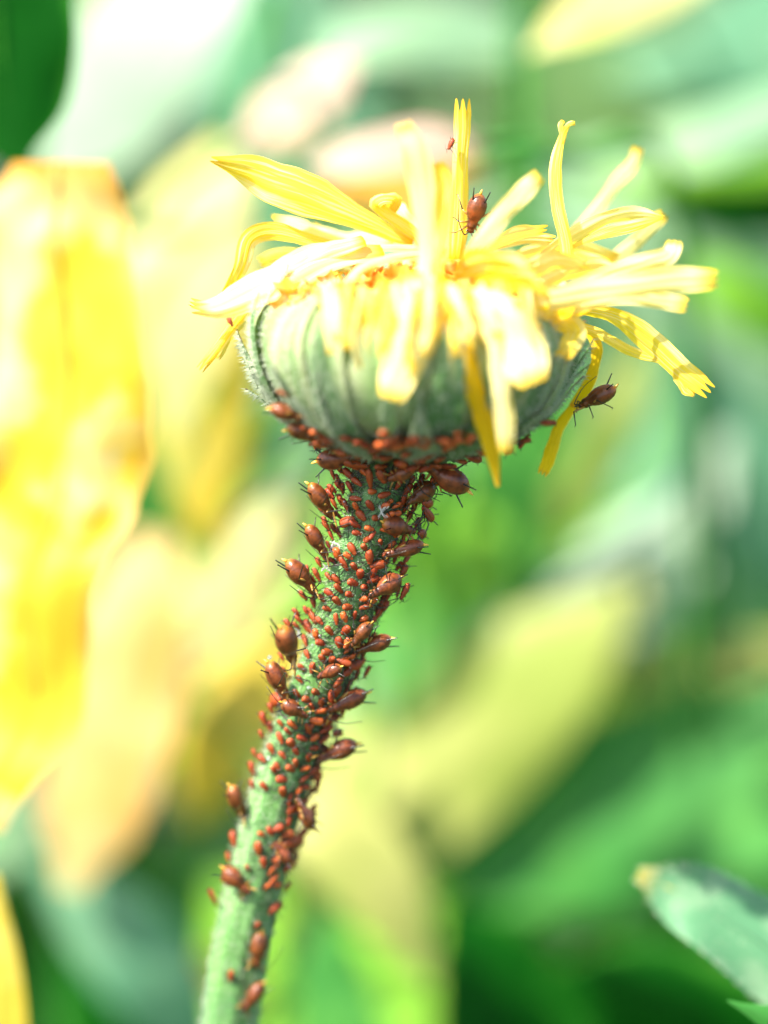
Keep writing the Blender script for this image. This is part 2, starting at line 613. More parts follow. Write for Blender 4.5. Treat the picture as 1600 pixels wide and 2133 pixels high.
LM = {
    'softlime': leafm('leaf_soft_lime', (0.23, 0.28, 0.05), tint=(0.40, 0.37, 0.12), tint_lo=0.40, tint_hi=0.62, nscale=0.5),
    'downy': leafm('leaf_downy', (0.09, 0.23, 0.11), tint=(0.17, 0.30, 0.16), nscale=2.5, tipcol=(0.36, 0.30, 0.06)),
    'dark': leafm('leaf_dark_green', (0.002, 0.055, 0.002), tint=(0.004, 0.075, 0.003), spec=0.08, edgecol=(0.05, 0.25, 0.02)),
    'green': leafm('leaf_green', (0.04, 0.19, 0.03), tint=(0.08, 0.27, 0.04)),
    'teal': leafm('leaf_blue_green', (0.10, 0.25, 0.14), tint=(0.15, 0.31, 0.17), rough=0.45, spec=0.3),
    'mint': leafm('leaf_pale_green', (0.20, 0.33, 0.19), tint=(0.26, 0.38, 0.21), rough=0.45, spec=0.3),
    'white': leafm('leaf_silvery', (0.22, 0.31, 0.21), tint=(0.28, 0.36, 0.25), rough=0.45, spec=0.3),
    'lime': leafm('leaf_lime', (0.14, 0.34, 0.02), tint=(0.20, 0.36, 0.04)),
    'limecream': leafm('leaf_yellow_green', (0.25, 0.34, 0.07), tint=(0.38, 0.38, 0.12)),
    'yellow': leafm('leaf_yellow', (0.54, 0.33, 0.015), tint=(0.58, 0.48, 0.20), tint_lo=0.47, tint_hi=0.60, nscale=0.8, basecol=(0.52, 0.21, 0.015), edgecol=(0.50, 0.26, 0.05)),
    'gold': leafm('leaf_gold', (0.55, 0.40, 0.04), tint=(0.6, 0.48, 0.10)),
    'peach': leafm('leaf_peach', (0.46, 0.25, 0.06), tint=(0.50, 0.37, 0.14), tint_lo=0.42, tint_hi=0.6, nscale=0.9, edgecol=(0.55, 0.30, 0.14)),
    'cream': leafm('leaf_cream', (0.46, 0.42, 0.17), tint=(0.44, 0.42, 0.11)),
    'pink': leafm('leaf_pink', (0.46, 0.33, 0.25), tint=(0.50, 0.33, 0.20)),
    'orange': leafm('leaf_orange', (0.55, 0.28, 0.04), tint=(0.6, 0.40, 0.08)),
}

scatter('undergrowth', 5200, (-55, 55), (13, 62), lambda x, y: (1.0, max(3.0, 24 - 0.16 * (y - 12))), (3.0, 7.0),
        [LM['green'], LM['teal'], LM['green'], LM['mint'], LM['mint'], LM['lime'], LM['limecream']], 3, 'dense green undergrowth blurred behind the flower')
scatter('hedge_foliage', 2600, (-120, 120), (85, 130), lambda x, y: (1.0, 46.0), (7.0, 14.0),
        [LM['mint'], LM['teal'], LM['mint'], LM['limecream'], LM['mint']], 5, 'far pale green bank of foliage at the back', 'hedge')
scatter('ground_cover', 2600, (-40, 40), (-26, 60), lambda x, y: (0.3, 3.5), (2.0, 4.0),
        [LM['green'], LM['dark'], LM['teal']], 9, 'low green ground cover under the marigold', 'ground cover')

LEAF_W = [0.12, 0.7, 0.97, 1.0, 0.85, 0.5, 0.04]
LEAF_B = [0.75, 0.95, 1.0, 0.95, 0.85, 0.6, 0.10]
OVAL_W = [0.2, 0.85, 1.0, 0.97, 0.72, 0.12]


def bgleaf(label, matk, pp, w, roll=0, curl=25, wprof=LEAF_W, fold=0.0, name='broad_leaf', group='out of focus leaves around the flower', stalk=True, ruffle=0.05, seed=1, n=18, ncol=9):
    rl = roll if hasattr(roll, '__len__') else [roll, roll]
    want = sum(rl) < 0
    mag = max(abs(r_) for r_ in rl)
    best = None
    for sg in (-1, 1):
        t_ = (W(*pp[-1]) - W(*pp[0])).normalized()
        sd_ = t_.cross(FWD).normalized()
        n0 = sd_.cross(t_).normalized()
        sd2 = sd_ * math.cos(R(mag * sg)) + n0 * math.sin(R(mag * sg))
        nf = sd2.cross(t_).normalized()
        if nf.dot(FWD) > 0:
            nf = -nf
        val = nf.dot(SUN_DIR) * (1 if want else -1)
        if best is None or val > best[0]:
            best = (val, sg)
    rows = ribbon(pp, w, [abs(r_) * best[1] for r_ in rl], curl, ncol, n, 0.0, ruffle, seed, wprof, fold)
    base = W(*pp[0])
    t = thing(name, label, 'leaf', base, group)
    mb = MB(); mb.grid(rows)
    build('blade', mb, LM[matk], t, base)
    mb2 = MB()
    mb2.tube([rows[i][ncol // 2] + FWD * 0.02 for i in range(0, n, 2)], [0.06 * (1 - i / n) + 0.01 for i in range(0, n, 2)], 6)
    build('midrib', mb2, LM[matk], t, base)
    if stalk:
        d0 = (base - W(*pp[1])).normalized()
        down = Vector((base.x + d0.x * 3 + (seed % 5 - 2), base.y + 9.0, 0.0))
        pts = catmull([base - d0 * 0.1, base + d0 * 1.0 - Vector((0, 0, 0.1)), base + d0 * 2.2 - Vector((0, -1.0, 1.2)), base.lerp(down, 0.35) + d0 * 2.0, down], 36)
        mb3 = MB(); mb3.tube(pts, [0.045 + 0.0012 * q for q in range(37)], 8)
        build('stalk', mb3, LM['green'], t, base)
    return t


# ------------------------------------------------------------------ the leaves around and behind
bgleaf('dark green leaf hanging in the upper left corner', 'dark', [(0, -300, 3.1), (0, -110, 3.1), (5, 90, 3.1), (20, 240, 3.1), (40, 355, 3.1)], 312, 8, 12, [0.9, 0.95, 1.0, 0.75, 0.05], seed=2)
bgleaf('silvery white leaf slanting beside the dark corner leaf', 'white', [(560, -320, 10), (370, -20, 9.6), (250, 150, 9.6), (150, 290, 9.8), (80, 400, 10)], 330, -25, 15, seed=3)
bgleaf('creamy pink rounded leaf above the long left petal', 'pink', [(500, 300, 6.6), (580, 240, 6.4), (660, 180, 6.4), (745, 130, 6.4)], 155, -20, 15, OVAL_W, seed=4)
bgleaf('pink tinged leaf behind the curled petal', 'pink', [(1000, 300, 5.6), (880, 300, 5.4), (760, 320, 5.2), (640, 345, 5.2)], 120, -30, 12, OVAL_W, seed=5)
bgleaf('orange leaf edge below the pink leaf', 'orange', [(1000, 350, 6.2), (880, 378, 6.0), (780, 392, 6.0), (660, 400, 6.0)], 80, 0, 12, OVAL_W, seed=6)
bgleaf('pale yellow leaf low behind the curled petal', 'limecream', [(1000, 470, 7), (850, 450, 7), (700, 430, 7), (600, 400, 7)], 90, -20, 12, OVAL_W, seed=16)
bgleaf('pale mint leaf at the top edge above the upright petal', 'mint', [(1150, 60, 10), (980, 60, 9.5), (800, 70, 9), (640, 110, 9)], 190, -35, 10, OVAL_W, seed=7)
bgleaf('cream leaf at the top edge right of the vertical stalk', 'cream', [(1600, -160, 7.5), (1400, -60, 7), (1220, 30, 6.6), (1100, 110, 6.4)], 150, -30, 15, LEAF_W, seed=8)
bgleaf('wide pale mint leaf reaching in from the upper right', 'mint', [(1900, 140, 9), (1600, 250, 8.6), (1350, 310, 8.3), (1130, 330, 8.2)], 170, -40, 12, LEAF_W, seed=9)
bgleaf('narrow lime leaf just under the wide mint leaf', 'lime', [(1900, 330, 10), (1600, 350, 9.4), (1380, 375, 9), (1200, 390, 9)], 70, -20, 12, LEAF_W, seed=10)
bgleaf('dark green leaf at the right edge beside the petals', 'dark', [(1950, 400, 11), (1700, 430, 10.6), (1500, 430, 10.4), (1340, 420, 10)], 150, 20, 12, OVAL_W, seed=11)
bgleaf('bright green leaf at the right edge level with the head', 'lime', [(1900, 760, 12), (1700, 690, 11), (1540, 620, 10.5), (1440, 540, 10.5)], 150, -5, 12, OVAL_W, seed=12)
bgleaf('large pale blue-green leaf right of the upright petals', 'mint', [(1900, 900, 14), (1600, 700, 13.5), (1350, 500, 13), (1080, 380, 13)], 420, -25, 12, LEAF_W, seed=13)
bgleaf('blue-green leaf at the upper right corner', 'teal', [(1950, -60, 13), (1700, 20, 12), (1500, 110, 12), (1250, 150, 12)], 250, -5, 12, LEAF_W, seed=14)
bgleaf('tall blue-green leaf behind the top of the picture', 'teal', [(700, 600, 15), (620, 300, 15), (560, 60, 15), (520, -200, 15)], 330, 10, 12, OVAL_W, seed=15)
bgleaf('large yellow leaf with an orange edge at the left', 'yellow', [(120, 338, 2.4), (116, 430, 2.4), (113, 520, 2.4), (137, 700, 2.4), (135, 900, 2.4), (122, 1050, 2.4), (92, 1160, 2.4), (75, 1300, 2.4), (66, 1470, 2.4), (25, 1590, 2.4), (-15, 1730, 2.5)], 360, -12, 10, [0.62, 0.86, 0.87, 0.98, 0.98, 0.92, 0.76, 0.66, 0.60, 0.36, 0.12], seed=17, fold=0.008, stalk=False, ruffle=0.10, n=40, ncol=15)
bgleaf('cream leaf peeping out right of the big yellow one', 'cream', [(460, 290, 7.5), (400, 460, 7.2), (375, 640, 7.0), (360, 900, 7.2)], 270, -20, 12, OVAL_W, seed=18)
bgleaf('mustard leaf left of the stem below the head', 'gold', [(520, 500, 8.5), (450, 720, 8.5), (420, 930, 8.6), (440, 1150, 8.8)], 210, 5, 12, OVAL_W, seed=19)
bgleaf('peach coloured leaf below the large yellow leaf', 'peach', [(330, 1110, 7.6), (290, 1250, 7.5), (240, 1450, 7.5), (190, 1660, 7.6), (140, 1850, 7.8)], 265, -15, 12, [0.35, 0.75, 0.95, 1.0, 0.8, 0.2], seed=20, fold=0.008, n=30)
bgleaf('narrow yellow leaf in the lower left corner', 'gold', [(20, 2500, 3.0), (0, 2250, 2.8), (-5, 2050, 2.7), (-10, 1820, 2.7)], 120, 5, 15, [0.8, 0.95, 1.0, 0.75, 0.1], seed=21)
bgleaf('mid green leaf left of the stem under the head', 'green', [(180, 1180, 10), (330, 1060, 9.6), (470, 960, 9.4), (600, 860, 9.4)], 170, 10, 12, OVAL_W, seed=22)
bgleaf('cream leaf left of the middle of the stem', 'cream', [(640, 1020, 9), (560, 1120, 8.8), (480, 1260, 8.8), (400, 1400, 8.8)], 190, -20, 12, OVAL_W, seed=23)
bgleaf('golden leaf left of the stem beside the peach one', 'gold', [(640, 1300, 9), (540, 1420, 8.6), (450, 1560, 8.6), (400, 1720, 8.8)], 200, -12, 12, OVAL_W, seed=24)
bgleaf('vivid lime leaf right of the upper stem', 'lime', [(1200, 1330, 10.6), (1080, 1200, 10.4), (950, 1130, 10.4), (820, 1050, 10.4)], 170, -10, 12, OVAL_W, seed=25)
bgleaf('whitish triangular leaf at the right below the long petals', 'white', [(1010, 1400, 10), (1180, 1290, 10), (1340, 1180, 10), (1440, 1060, 10), (1520, 900, 10.2)], 260, -22, 14, [0.7, 0.95, 0.95, 0.6, 0.1], seed=26)
bgleaf('long cream and lime leaf crossing right of the stem', 'softlime', [(600, 2000, 9.4), (780, 1750, 9.4), (960, 1560, 9.4), (1130, 1390, 9.4), (1340, 1215, 9.4)], 300, -10, 16, [0.3, 0.8, 1.0, 0.9, 0.15], seed=27)
bgleaf('huge mid green leaf filling the lower right', 'green', [(1900, 1440, 10), (1600, 1580, 10), (1300, 1680, 10), (1080, 1750, 10), (860, 1820, 10)], 430, -18, 14, LEAF_B, seed=28)
bgleaf('slim lime leaf above the huge green one', 'softlime', [(1750, 1330, 10.5), (1550, 1370, 10.2), (1380, 1390, 10.2), (1190, 1400, 10.2)], 90, -5, 14, OVAL_W, seed=29)
bgleaf('soft yellow-green leaf right of the lower stem', 'softlime', [(560, 1600, 8), (680, 1720, 7.6), (800, 1850, 7.6), (900, 2040, 7.8)], 200, -15, 14, OVAL_W, seed=30)
bgleaf('yellow leaf close behind the lower stem', 'limecream', [(620, 1900, 9), (660, 1750, 8.6), (700, 1600, 8.6), (760, 1460, 8.6)], 190, -10, 14, OVAL_W, seed=31)
bgleaf('blue-green leaf in the lower left beside the stem', 'teal', [(440, 2250, 9), (330, 2050, 8.4), (200, 1900, 8.2), (60, 1780, 8.2)], 210, -5, 12, LEAF_W, seed=32)
bgleaf('dull orange leaf low down left of the stem', 'orange', [(540, 2080, 11), (460, 2040, 10.4), (380, 2040, 10.2), (300, 2080, 10.2)], 90, 25, 12, OVAL_W, seed=33)
bgleaf('mid green leaf right of the foot of the stem', 'green', [(760, 2400, 9), (720, 2200, 8.6), (690, 2050, 8.6), (680, 1880, 8.6)], 170, -5, 12, OVAL_W, seed=34)
bgleaf('dark green leaf at the bottom right of the stem', 'dark', [(1100, 2500, 9.6), (1080, 2250, 9.4), (1040, 2050, 9.4), (930, 1880, 9.4)], 330, 15, 12, OVAL_W, seed=35)
bgleaf('dark green leaf low in the lower right corner', 'dark', [(1800, 2350, 9), (1550, 2200, 8.4), (1350, 2100, 8.2), (1120, 2040, 8.2)], 320, 15, 12, OVAL_W, seed=36)
bgleaf('dark green leaf in the lower left corner', 'dark', [(420, 2500, 10.5), (330, 2250, 10), (230, 2080, 9.8), (100, 1980, 9.8)], 330, 20, 12, OVAL_W, seed=37)
bgleaf('olive green leaf below the long drooping petal', 'limecream', [(1160, 1120, 10), (1220, 1000, 9.6), (1290, 860, 9.4), (1350, 700, 9.4)], 120, 10, 12, OVAL_W, seed=38)
bgleaf('green leaf behind the hanging petals right of the head', 'green', [(1020, 1200, 11.5), (1060, 1050, 11), (1100, 920, 10.8), (1160, 760, 10.8)], 210, 0, 12, OVAL_W, seed=39)
bgleaf('blue-green leaf below the right end of the petals', 'teal', [(1650, 1250, 12), (1580, 1050, 11.5), (1480, 880, 11.2), (1380, 700, 11)], 270, -5, 12, OVAL_W, seed=40)
bgleaf('pale green leaf beneath the head right of the stem', 'mint', [(960, 1200, 12), (1000, 1080, 11.5), (1040, 980, 11.2), (1110, 850, 11)], 120, -15, 12, OVAL_W, seed=41)

# the tall stalk behind
sb = W(1100, 720, 9.5)
st = thing('plant_stalk', 'tall straight green stalk rising behind the upright petals', 'stalk', Vector((sb.x, sb.y, 0)))
mb = MB()
top = W(1085, -420, 8.2)
mb.tube(catmull([Vector((sb.x + 0.4, sb.y + 1, 0)), Vector((sb.x, sb.y + .4, 12)), sb, W(1094, 250, 9.0), top], 30), [0.16 - 0.001 * i for i in range(31)], 10)
build('stalk', mb, LM['green'], st, st.location)
mb = MB()
rr = random.Random(4)
mb.cur = 0
for i in range(12):
    z = top + Vector((0, 0, 0.15 * i))
    az = i * 2.4
    t = Vector((math.cos(az), math.sin(az), 0.5)).normalized()
    leaf_verts(mb, top, t, t.cross(Vector((0, 0, 1))).normalized(), 1.6, 0.4, 0.2)
build('leaf_rosette', mb, LM['green'], st, st.location)

# the two nearly sharp leaves at lower right, hairy edged
tl = bgleaf('blue-green downy leaf with a yellow tip at lower right', 'downy', [(1850, 2135, 1.6), (1700, 2040, 1.6), (1560, 1945, 1.65), (1430, 1868, 1.7), (1330, 1820, 1.7)], 200, -14, 7, [0.9, 1.0, 0.98, 0.75, 0.16], seed=42, ruffle=0.16)
rr = random.Random(8)
mb = MB()
bl = [c for c in tl.children if c.name.startswith('blade')][0]
vs_ = [v.co.copy() for v in bl.data.vertices]
for k in range(900):
    v = rr.choice(vs_[:9 * 18]) if rr.random() < 0.4 else vs_[9 * rr.randrange(19) + rr.choice((0, 8))]
    w_ = rr.choice(vs_)
    d_ = Vector((rr.gauss(0, 1), rr.gauss(-0.5, .6), rr.gauss(0.2, 1))).normalized() * rr.uniform(0.03, 0.07)
    mb.hair(v + (w_ - v).normalized() * rr.uniform(-0.01, 0.08), d_, 0.0022)
ho = link('leaf_hairs', mb.mesh('leaf_hairs', M['hair']), tl, None, 'stuff')
t2 = bgleaf('small leaf tip poking into the lower right corner', 'green', [(1900, 2300, 0.8), (1750, 2210, 0.8), (1640, 2140, 0.8), (1515, 2085, 0.8)], 95, 10, 20, [0.9, 1.0, 0.8, 0.05], seed=43, ruffle=0.04)


# ------------------------------------------------------------------ the marigold: stem
STEM_C = [(880, 822), (930, 812), (960, 803), (1000, 792), (1060, 780), (1120, 768), (1200, 742), (1260, 724), (1300, 712), (1350, 694), (1400, 674), (1450, 652), (1500, 632), (1600, 598), (1700, 566), (1800, 541), (1900, 516), (2000, 496), (2133, 476), (2400, 440)]
STEM_R = [(880, 150), (915, 116), (945, 88), (975, 68), (1010, 60), (1060, 57), (1120, 58), (1250, 58), (1400, 60), (1500, 58), (1700, 58), (1900, 57), (2133, 56), (2400, 56)]
STEM_D = [(930, 0.12), (1000, 0.12), (1200, 0.26), (1450, 0.52), (1700, 0.85), (2000, 1.15), (2400, 1.5)]


def stem_at(py):
    return smooth_table(STEM_C, py), smooth_table(STEM_R, py), smooth_table(STEM_D, py)


plant_loc = Vector((-2.6, 5.0, 0.0))
plant = thing('marigold', 'yellow marigold on a downy green stem with wilting petals, covered in aphids', 'flower', plant_loc)

mb = MB()
rows = []
SEGS = 40
ypx = list(range(888, 2400, 9))
for py in ypx:
    cx, rp, d = stem_at(py)
    c = W(cx, py, d)
    rad = wid(rp, d)
    row = []
    for k in range(SEGS):
        a = 2 * PI * k / SEGS
        rg = 1 + 0.035 * math.cos(9 * a + 0.8 * math.sin(py / 300)) + 0.03 * noise.noise(Vector((math.cos(a) * 2, math.sin(a) * 2, py * 0.012)))
        row.append(c + (RIGHT * math.cos(a) + FWD * math.sin(a)) * rad * rg)
    rows.append(row)
endc = W(440, 2400, 1.5)
rad = wid(56, 1.5)
for i in range(1, 16):
    t = i / 15
    c = endc.lerp(plant_loc, t) + Vector((-0.5 * math.sin(PI * t), 0, 0))
    rows.append([c + (RIGHT * math.cos(2 * PI * k / SEGS) + FWD * math.sin(2 * PI * k / SEGS)) * rad * (1 + 0.5 * t) for k in range(SEGS)])
rows = [[v for v in r_] for r_ in rows]
mb.grid(rows, closed=True, flip=True)
build('stem', mb, M['stem'], plant, plant_loc)

hr = random.Random(11)
mb = MB()
for _ in range(6500):
    py = hr.uniform(895, 2200)
    cx, rp, d = stem_at(py)
    a = hr.uniform(0, 2 * PI)
    if math.sin(a) > 0.5:
        continue
    nrm = RIGHT * math.cos(a) + FWD * math.sin(a)
    rad = wid(rp, d)
    p = W(cx, py, d) + nrm * rad * 0.97
    ln = hr.uniform(0.03, 0.085)
    dr = (nrm + Vector((hr.gauss(0, .3), hr.gauss(0, .3), hr.gauss(-0.1, .3)))).normalized() * ln
    mb.hair(p, dr, 0.0024)
build('stem_hairs', mb, M['hair'], plant, plant_loc, kind='stuff')

# ------------------------------------------------------------------ the marigold: head
HB = W(853, 915, 0.10)                 # bottom centre of the head
AX = (Vector((0, 0, 1)) + Vector((0.015, 0.055, 0))).normalized()
AX1 = AX.cross(Vector((0, 1, 0))).normalized() * 1.0
AX1 = Vector((1, 0, 0)) - AX * AX.x
AX1.normalize()
AX2 = AX.cross(AX1)
PROF = [(0.0, (0.28, -0.06)), (0.12, (0.55, 0.055)), (0.26, (0.84, 0.17)), (0.40, (1.06, 0.33)), (0.55, (1.20, 0.53)), (0.70, (1.265, 0.75)), (0.84, (1.23, 0.95)), (1.0, (1.08, 1.11)), (1.12, (0.94, 1.18))]
PR = [(s, v[0]) for s, v in PROF]
PH = [(s, v[1]) for s, v in PROF]


def head_pt(s, phi, off=0.0):
    """phi 0 = right, -90deg = towards the camera"""
    r_ = smooth_table(PR, s); h = smooth_table(PH, s)
    e = 0.01
    dr = smooth_table(PR, min(s + e, 1.12)) - smooth_table(PR, max(s - e, 0)); dh = smooth_table(PH, min(s + e, 1.12)) - smooth_table(PH, max(s - e, 0))
    L = math.hypot(dr, dh) or 1
    nr, nh = dh / L, -dr / L
    rad = AX1 * math.cos(phi) + AX2 * math.sin(phi)
    lob = 0.975 + 0.02 * math.sin(3 * phi + 1) + 0.035 * noise.noise(Vector((math.cos(phi) * 1.8, math.sin(phi) * 1.8, s * 2.5)))
    return HB + rad * (r_ * lob + nr * off) + AX * (h + nh * off), (rad * nr + AX * nh).normalized()


mb = MB()
rows = []
for i in range(26):
    s = i / 25 * 1.0
    rows.append([head_pt(s, 2 * PI * k / 64, -0.04)[0] for k in range(64)])
# the disc floor, domed
for i in range(1, 9):
    t = i / 8
    r_ = 1.03 * (1 - t)
    rows.append([HB + (AX1 * math.cos(2 * PI * k / 64) + AX2 * math.sin(2 * PI * k / 64)) * max(r_, 0.01) + AX * (0.90 + 0.16 * math.sin(PI / 2 * t)) for k in range(64)])
mb.grid(rows, closed=True)
build('receptacle', mb, M['bract_pale'], plant, plant_loc)

hairs = MB()


def bract(phi, s0, s1, w, off, matk, curl_in, seed):
    rr = random.Random(seed)
    n, nc = 16, 7
    rows = []
    lean = rr.uniform(-0.11, 0.11)
    for i in range(n + 1):
        t = i / n
        s = s0 + (s1 - s0) * t
        ww = (w * (1.0 - 0.97 * t ** 0.9) if matk == 'bract' else w * (0.62 + 0.5 * math.sin(PI * min(t * 1.25, 1))) * (1 - t ** 2.6) ** 0.75) + 0.006
        row = []
        for j in range(nc):
            v = -1 + 2 * j / (nc - 1)
            rad_here = max(smooth_table(PR, min(s, 1.12)), 0.2)
            ph = phi + lean * t + v * ww / rad_here
            o = off + 0.012 * (1 - v * v) + (0.022 if matk == 'bract' else 0.010) * math.exp(-(v * 4) ** 2) * (1 - t)
            if t > 0.7:
                o += curl_in * ((t - 0.7) / 0.3) ** 2
            o += 0.012 * noise.noise(Vector((phi * 5, t * 5, v * 2)))
            p, nrm = head_pt(min(s, 1.12), ph, o)
            if s > 1.12:
                rad = (AX1 * math.cos(ph) + AX2 * math.sin(ph))
                p = p - rad * (s - 1.12) * 0.9 + AX * (s - 1.12) * 0.45
            row.append(p)
        rows.append(row)
    mbb = MB()
    mbb.grid(rows)
    build('bract', mbb, M[matk], plant, plant_loc)
    for _ in range(380):
        i = rr.randrange(1, n); j = rr.randrange(0, nc)
        s = s0 + (s1 - s0) * i / n
        p = rows[i][j].lerp(rows[i + 1][min(j + 1, nc - 1)], rr.random())
        nrm = head_pt(min(s, 1.1), phi)[1]
        hairs.hair(p, (nrm + Vector((rr.gauss(0, .35), rr.gauss(0, .35), rr.gauss(0.1, .35)))).normalized() * rr.uniform(0.03, 0.075), 0.0027)


NB = 22
for k in range(NB):
    bract(2 * PI * (k + 0.5) / NB + 0.03 * math.sin(k * 3), 0.12, 0.95 + 0.10 * math.sin(k * 1.7) + 0.50 * max(0.0, math.cos(2 * PI * (k + 0.5) / NB + 2.45)) ** 3, 0.225, 0.004 + 0.012 * (k % 2), 'bract_pale', -0.10 + 0.06 * math.sin(k * 2.9), k)
ND = 25
for k in range(ND):
    bract(2 * PI * k / ND + 0.05 * math.sin(k * 2.1), 0.03, 0.80 + 0.14 * math.sin(k * 2.3 + 1), 0.185 + 0.025 * math.sin(k * 4.1), 0.068, 'bract', 0.03 + 0.09 * abs(math.sin(k * 5.3)), 100 + k)
for k in range(19):
    bract(2 * PI * k / 19 + 0.12 * math.sin(k * 3.7), 0.06, 0.60 + 0.12 * math.sin(k * 2.9), 0.11, 0.10, 'bract' if k % 3 else 'bract_pale', 0.06 + 0.06 * math.sin(k * 1.3), 200 + k)
# a few bracts curl back over the rim
for k, (ph, s1, ci) in enumerate([(-2.35, 1.22, 0.02), (-2.05, 1.2, 0.08), (-0.22, 1.05, 0.28), (-2.9, 1.15, 0.15), (-0.5, 1.12, 0.1)]):
    bract(ph, 0.30, s1, 0.10, 0.055, 'bract_pale', ci, 300 + k)
build('head_hairs', hairs, M['head_hair'], plant, plant_loc, kind='stuff')

# disc florets: three shared meshes of a little five-lobed tube
fl_mesh = []
for v in range(3):
    rr = random.Random(20 + v)
    mb = MB()
    rows = []
    for i, (z, r_) in enumerate([(0, 0.018), (0.08, 0.02), (0.14, 0.036), (0.17, 0.050)]):
        rows.append([Vector(((r_ * (1 + (0.45 if (i == 3 and k % 2 == 0) else 0))) * math.cos(PI * k / 5) + 0.02 * i * (v - 1) * 0.4, (r_ * (1 + (0.45 if (i == 3 and k % 2 == 0) else 0))) * math.sin(PI * k / 5), z + (0.015 if (i == 3 and k % 2 == 0) else 0))) for k in range(10)])
    mb.grid(rows, closed=True)
    fl_mesh.append(mb.mesh('disc_floret', M['floret']))
for k in range(230):
    rr = random.Random(k + 900)
    r_ = 1.0 * math.sqrt((k + 0.5) / 230)
    a = k * 2.39996
    p = HB + (AX1 * math.cos(a) + AX2 * math.sin(a)) * r_ + AX * (0.91 + 0.16 * (1 - r_ * r_))
    o = link('disc_floret', fl_mesh[k % 3], plant, p - plant_loc)
    o.rotation_euler = (rr.gauss(0, .35) - r_ * math.sin(a) * .3, rr.gauss(0, .35) + r_ * math.cos(a) * .3, rr.uniform(0, 6))
    sc_ = rr.uniform(0.8, 1.7)
    o.scale = (sc_, sc_, sc_ * rr.uniform(0.8, 1.3))


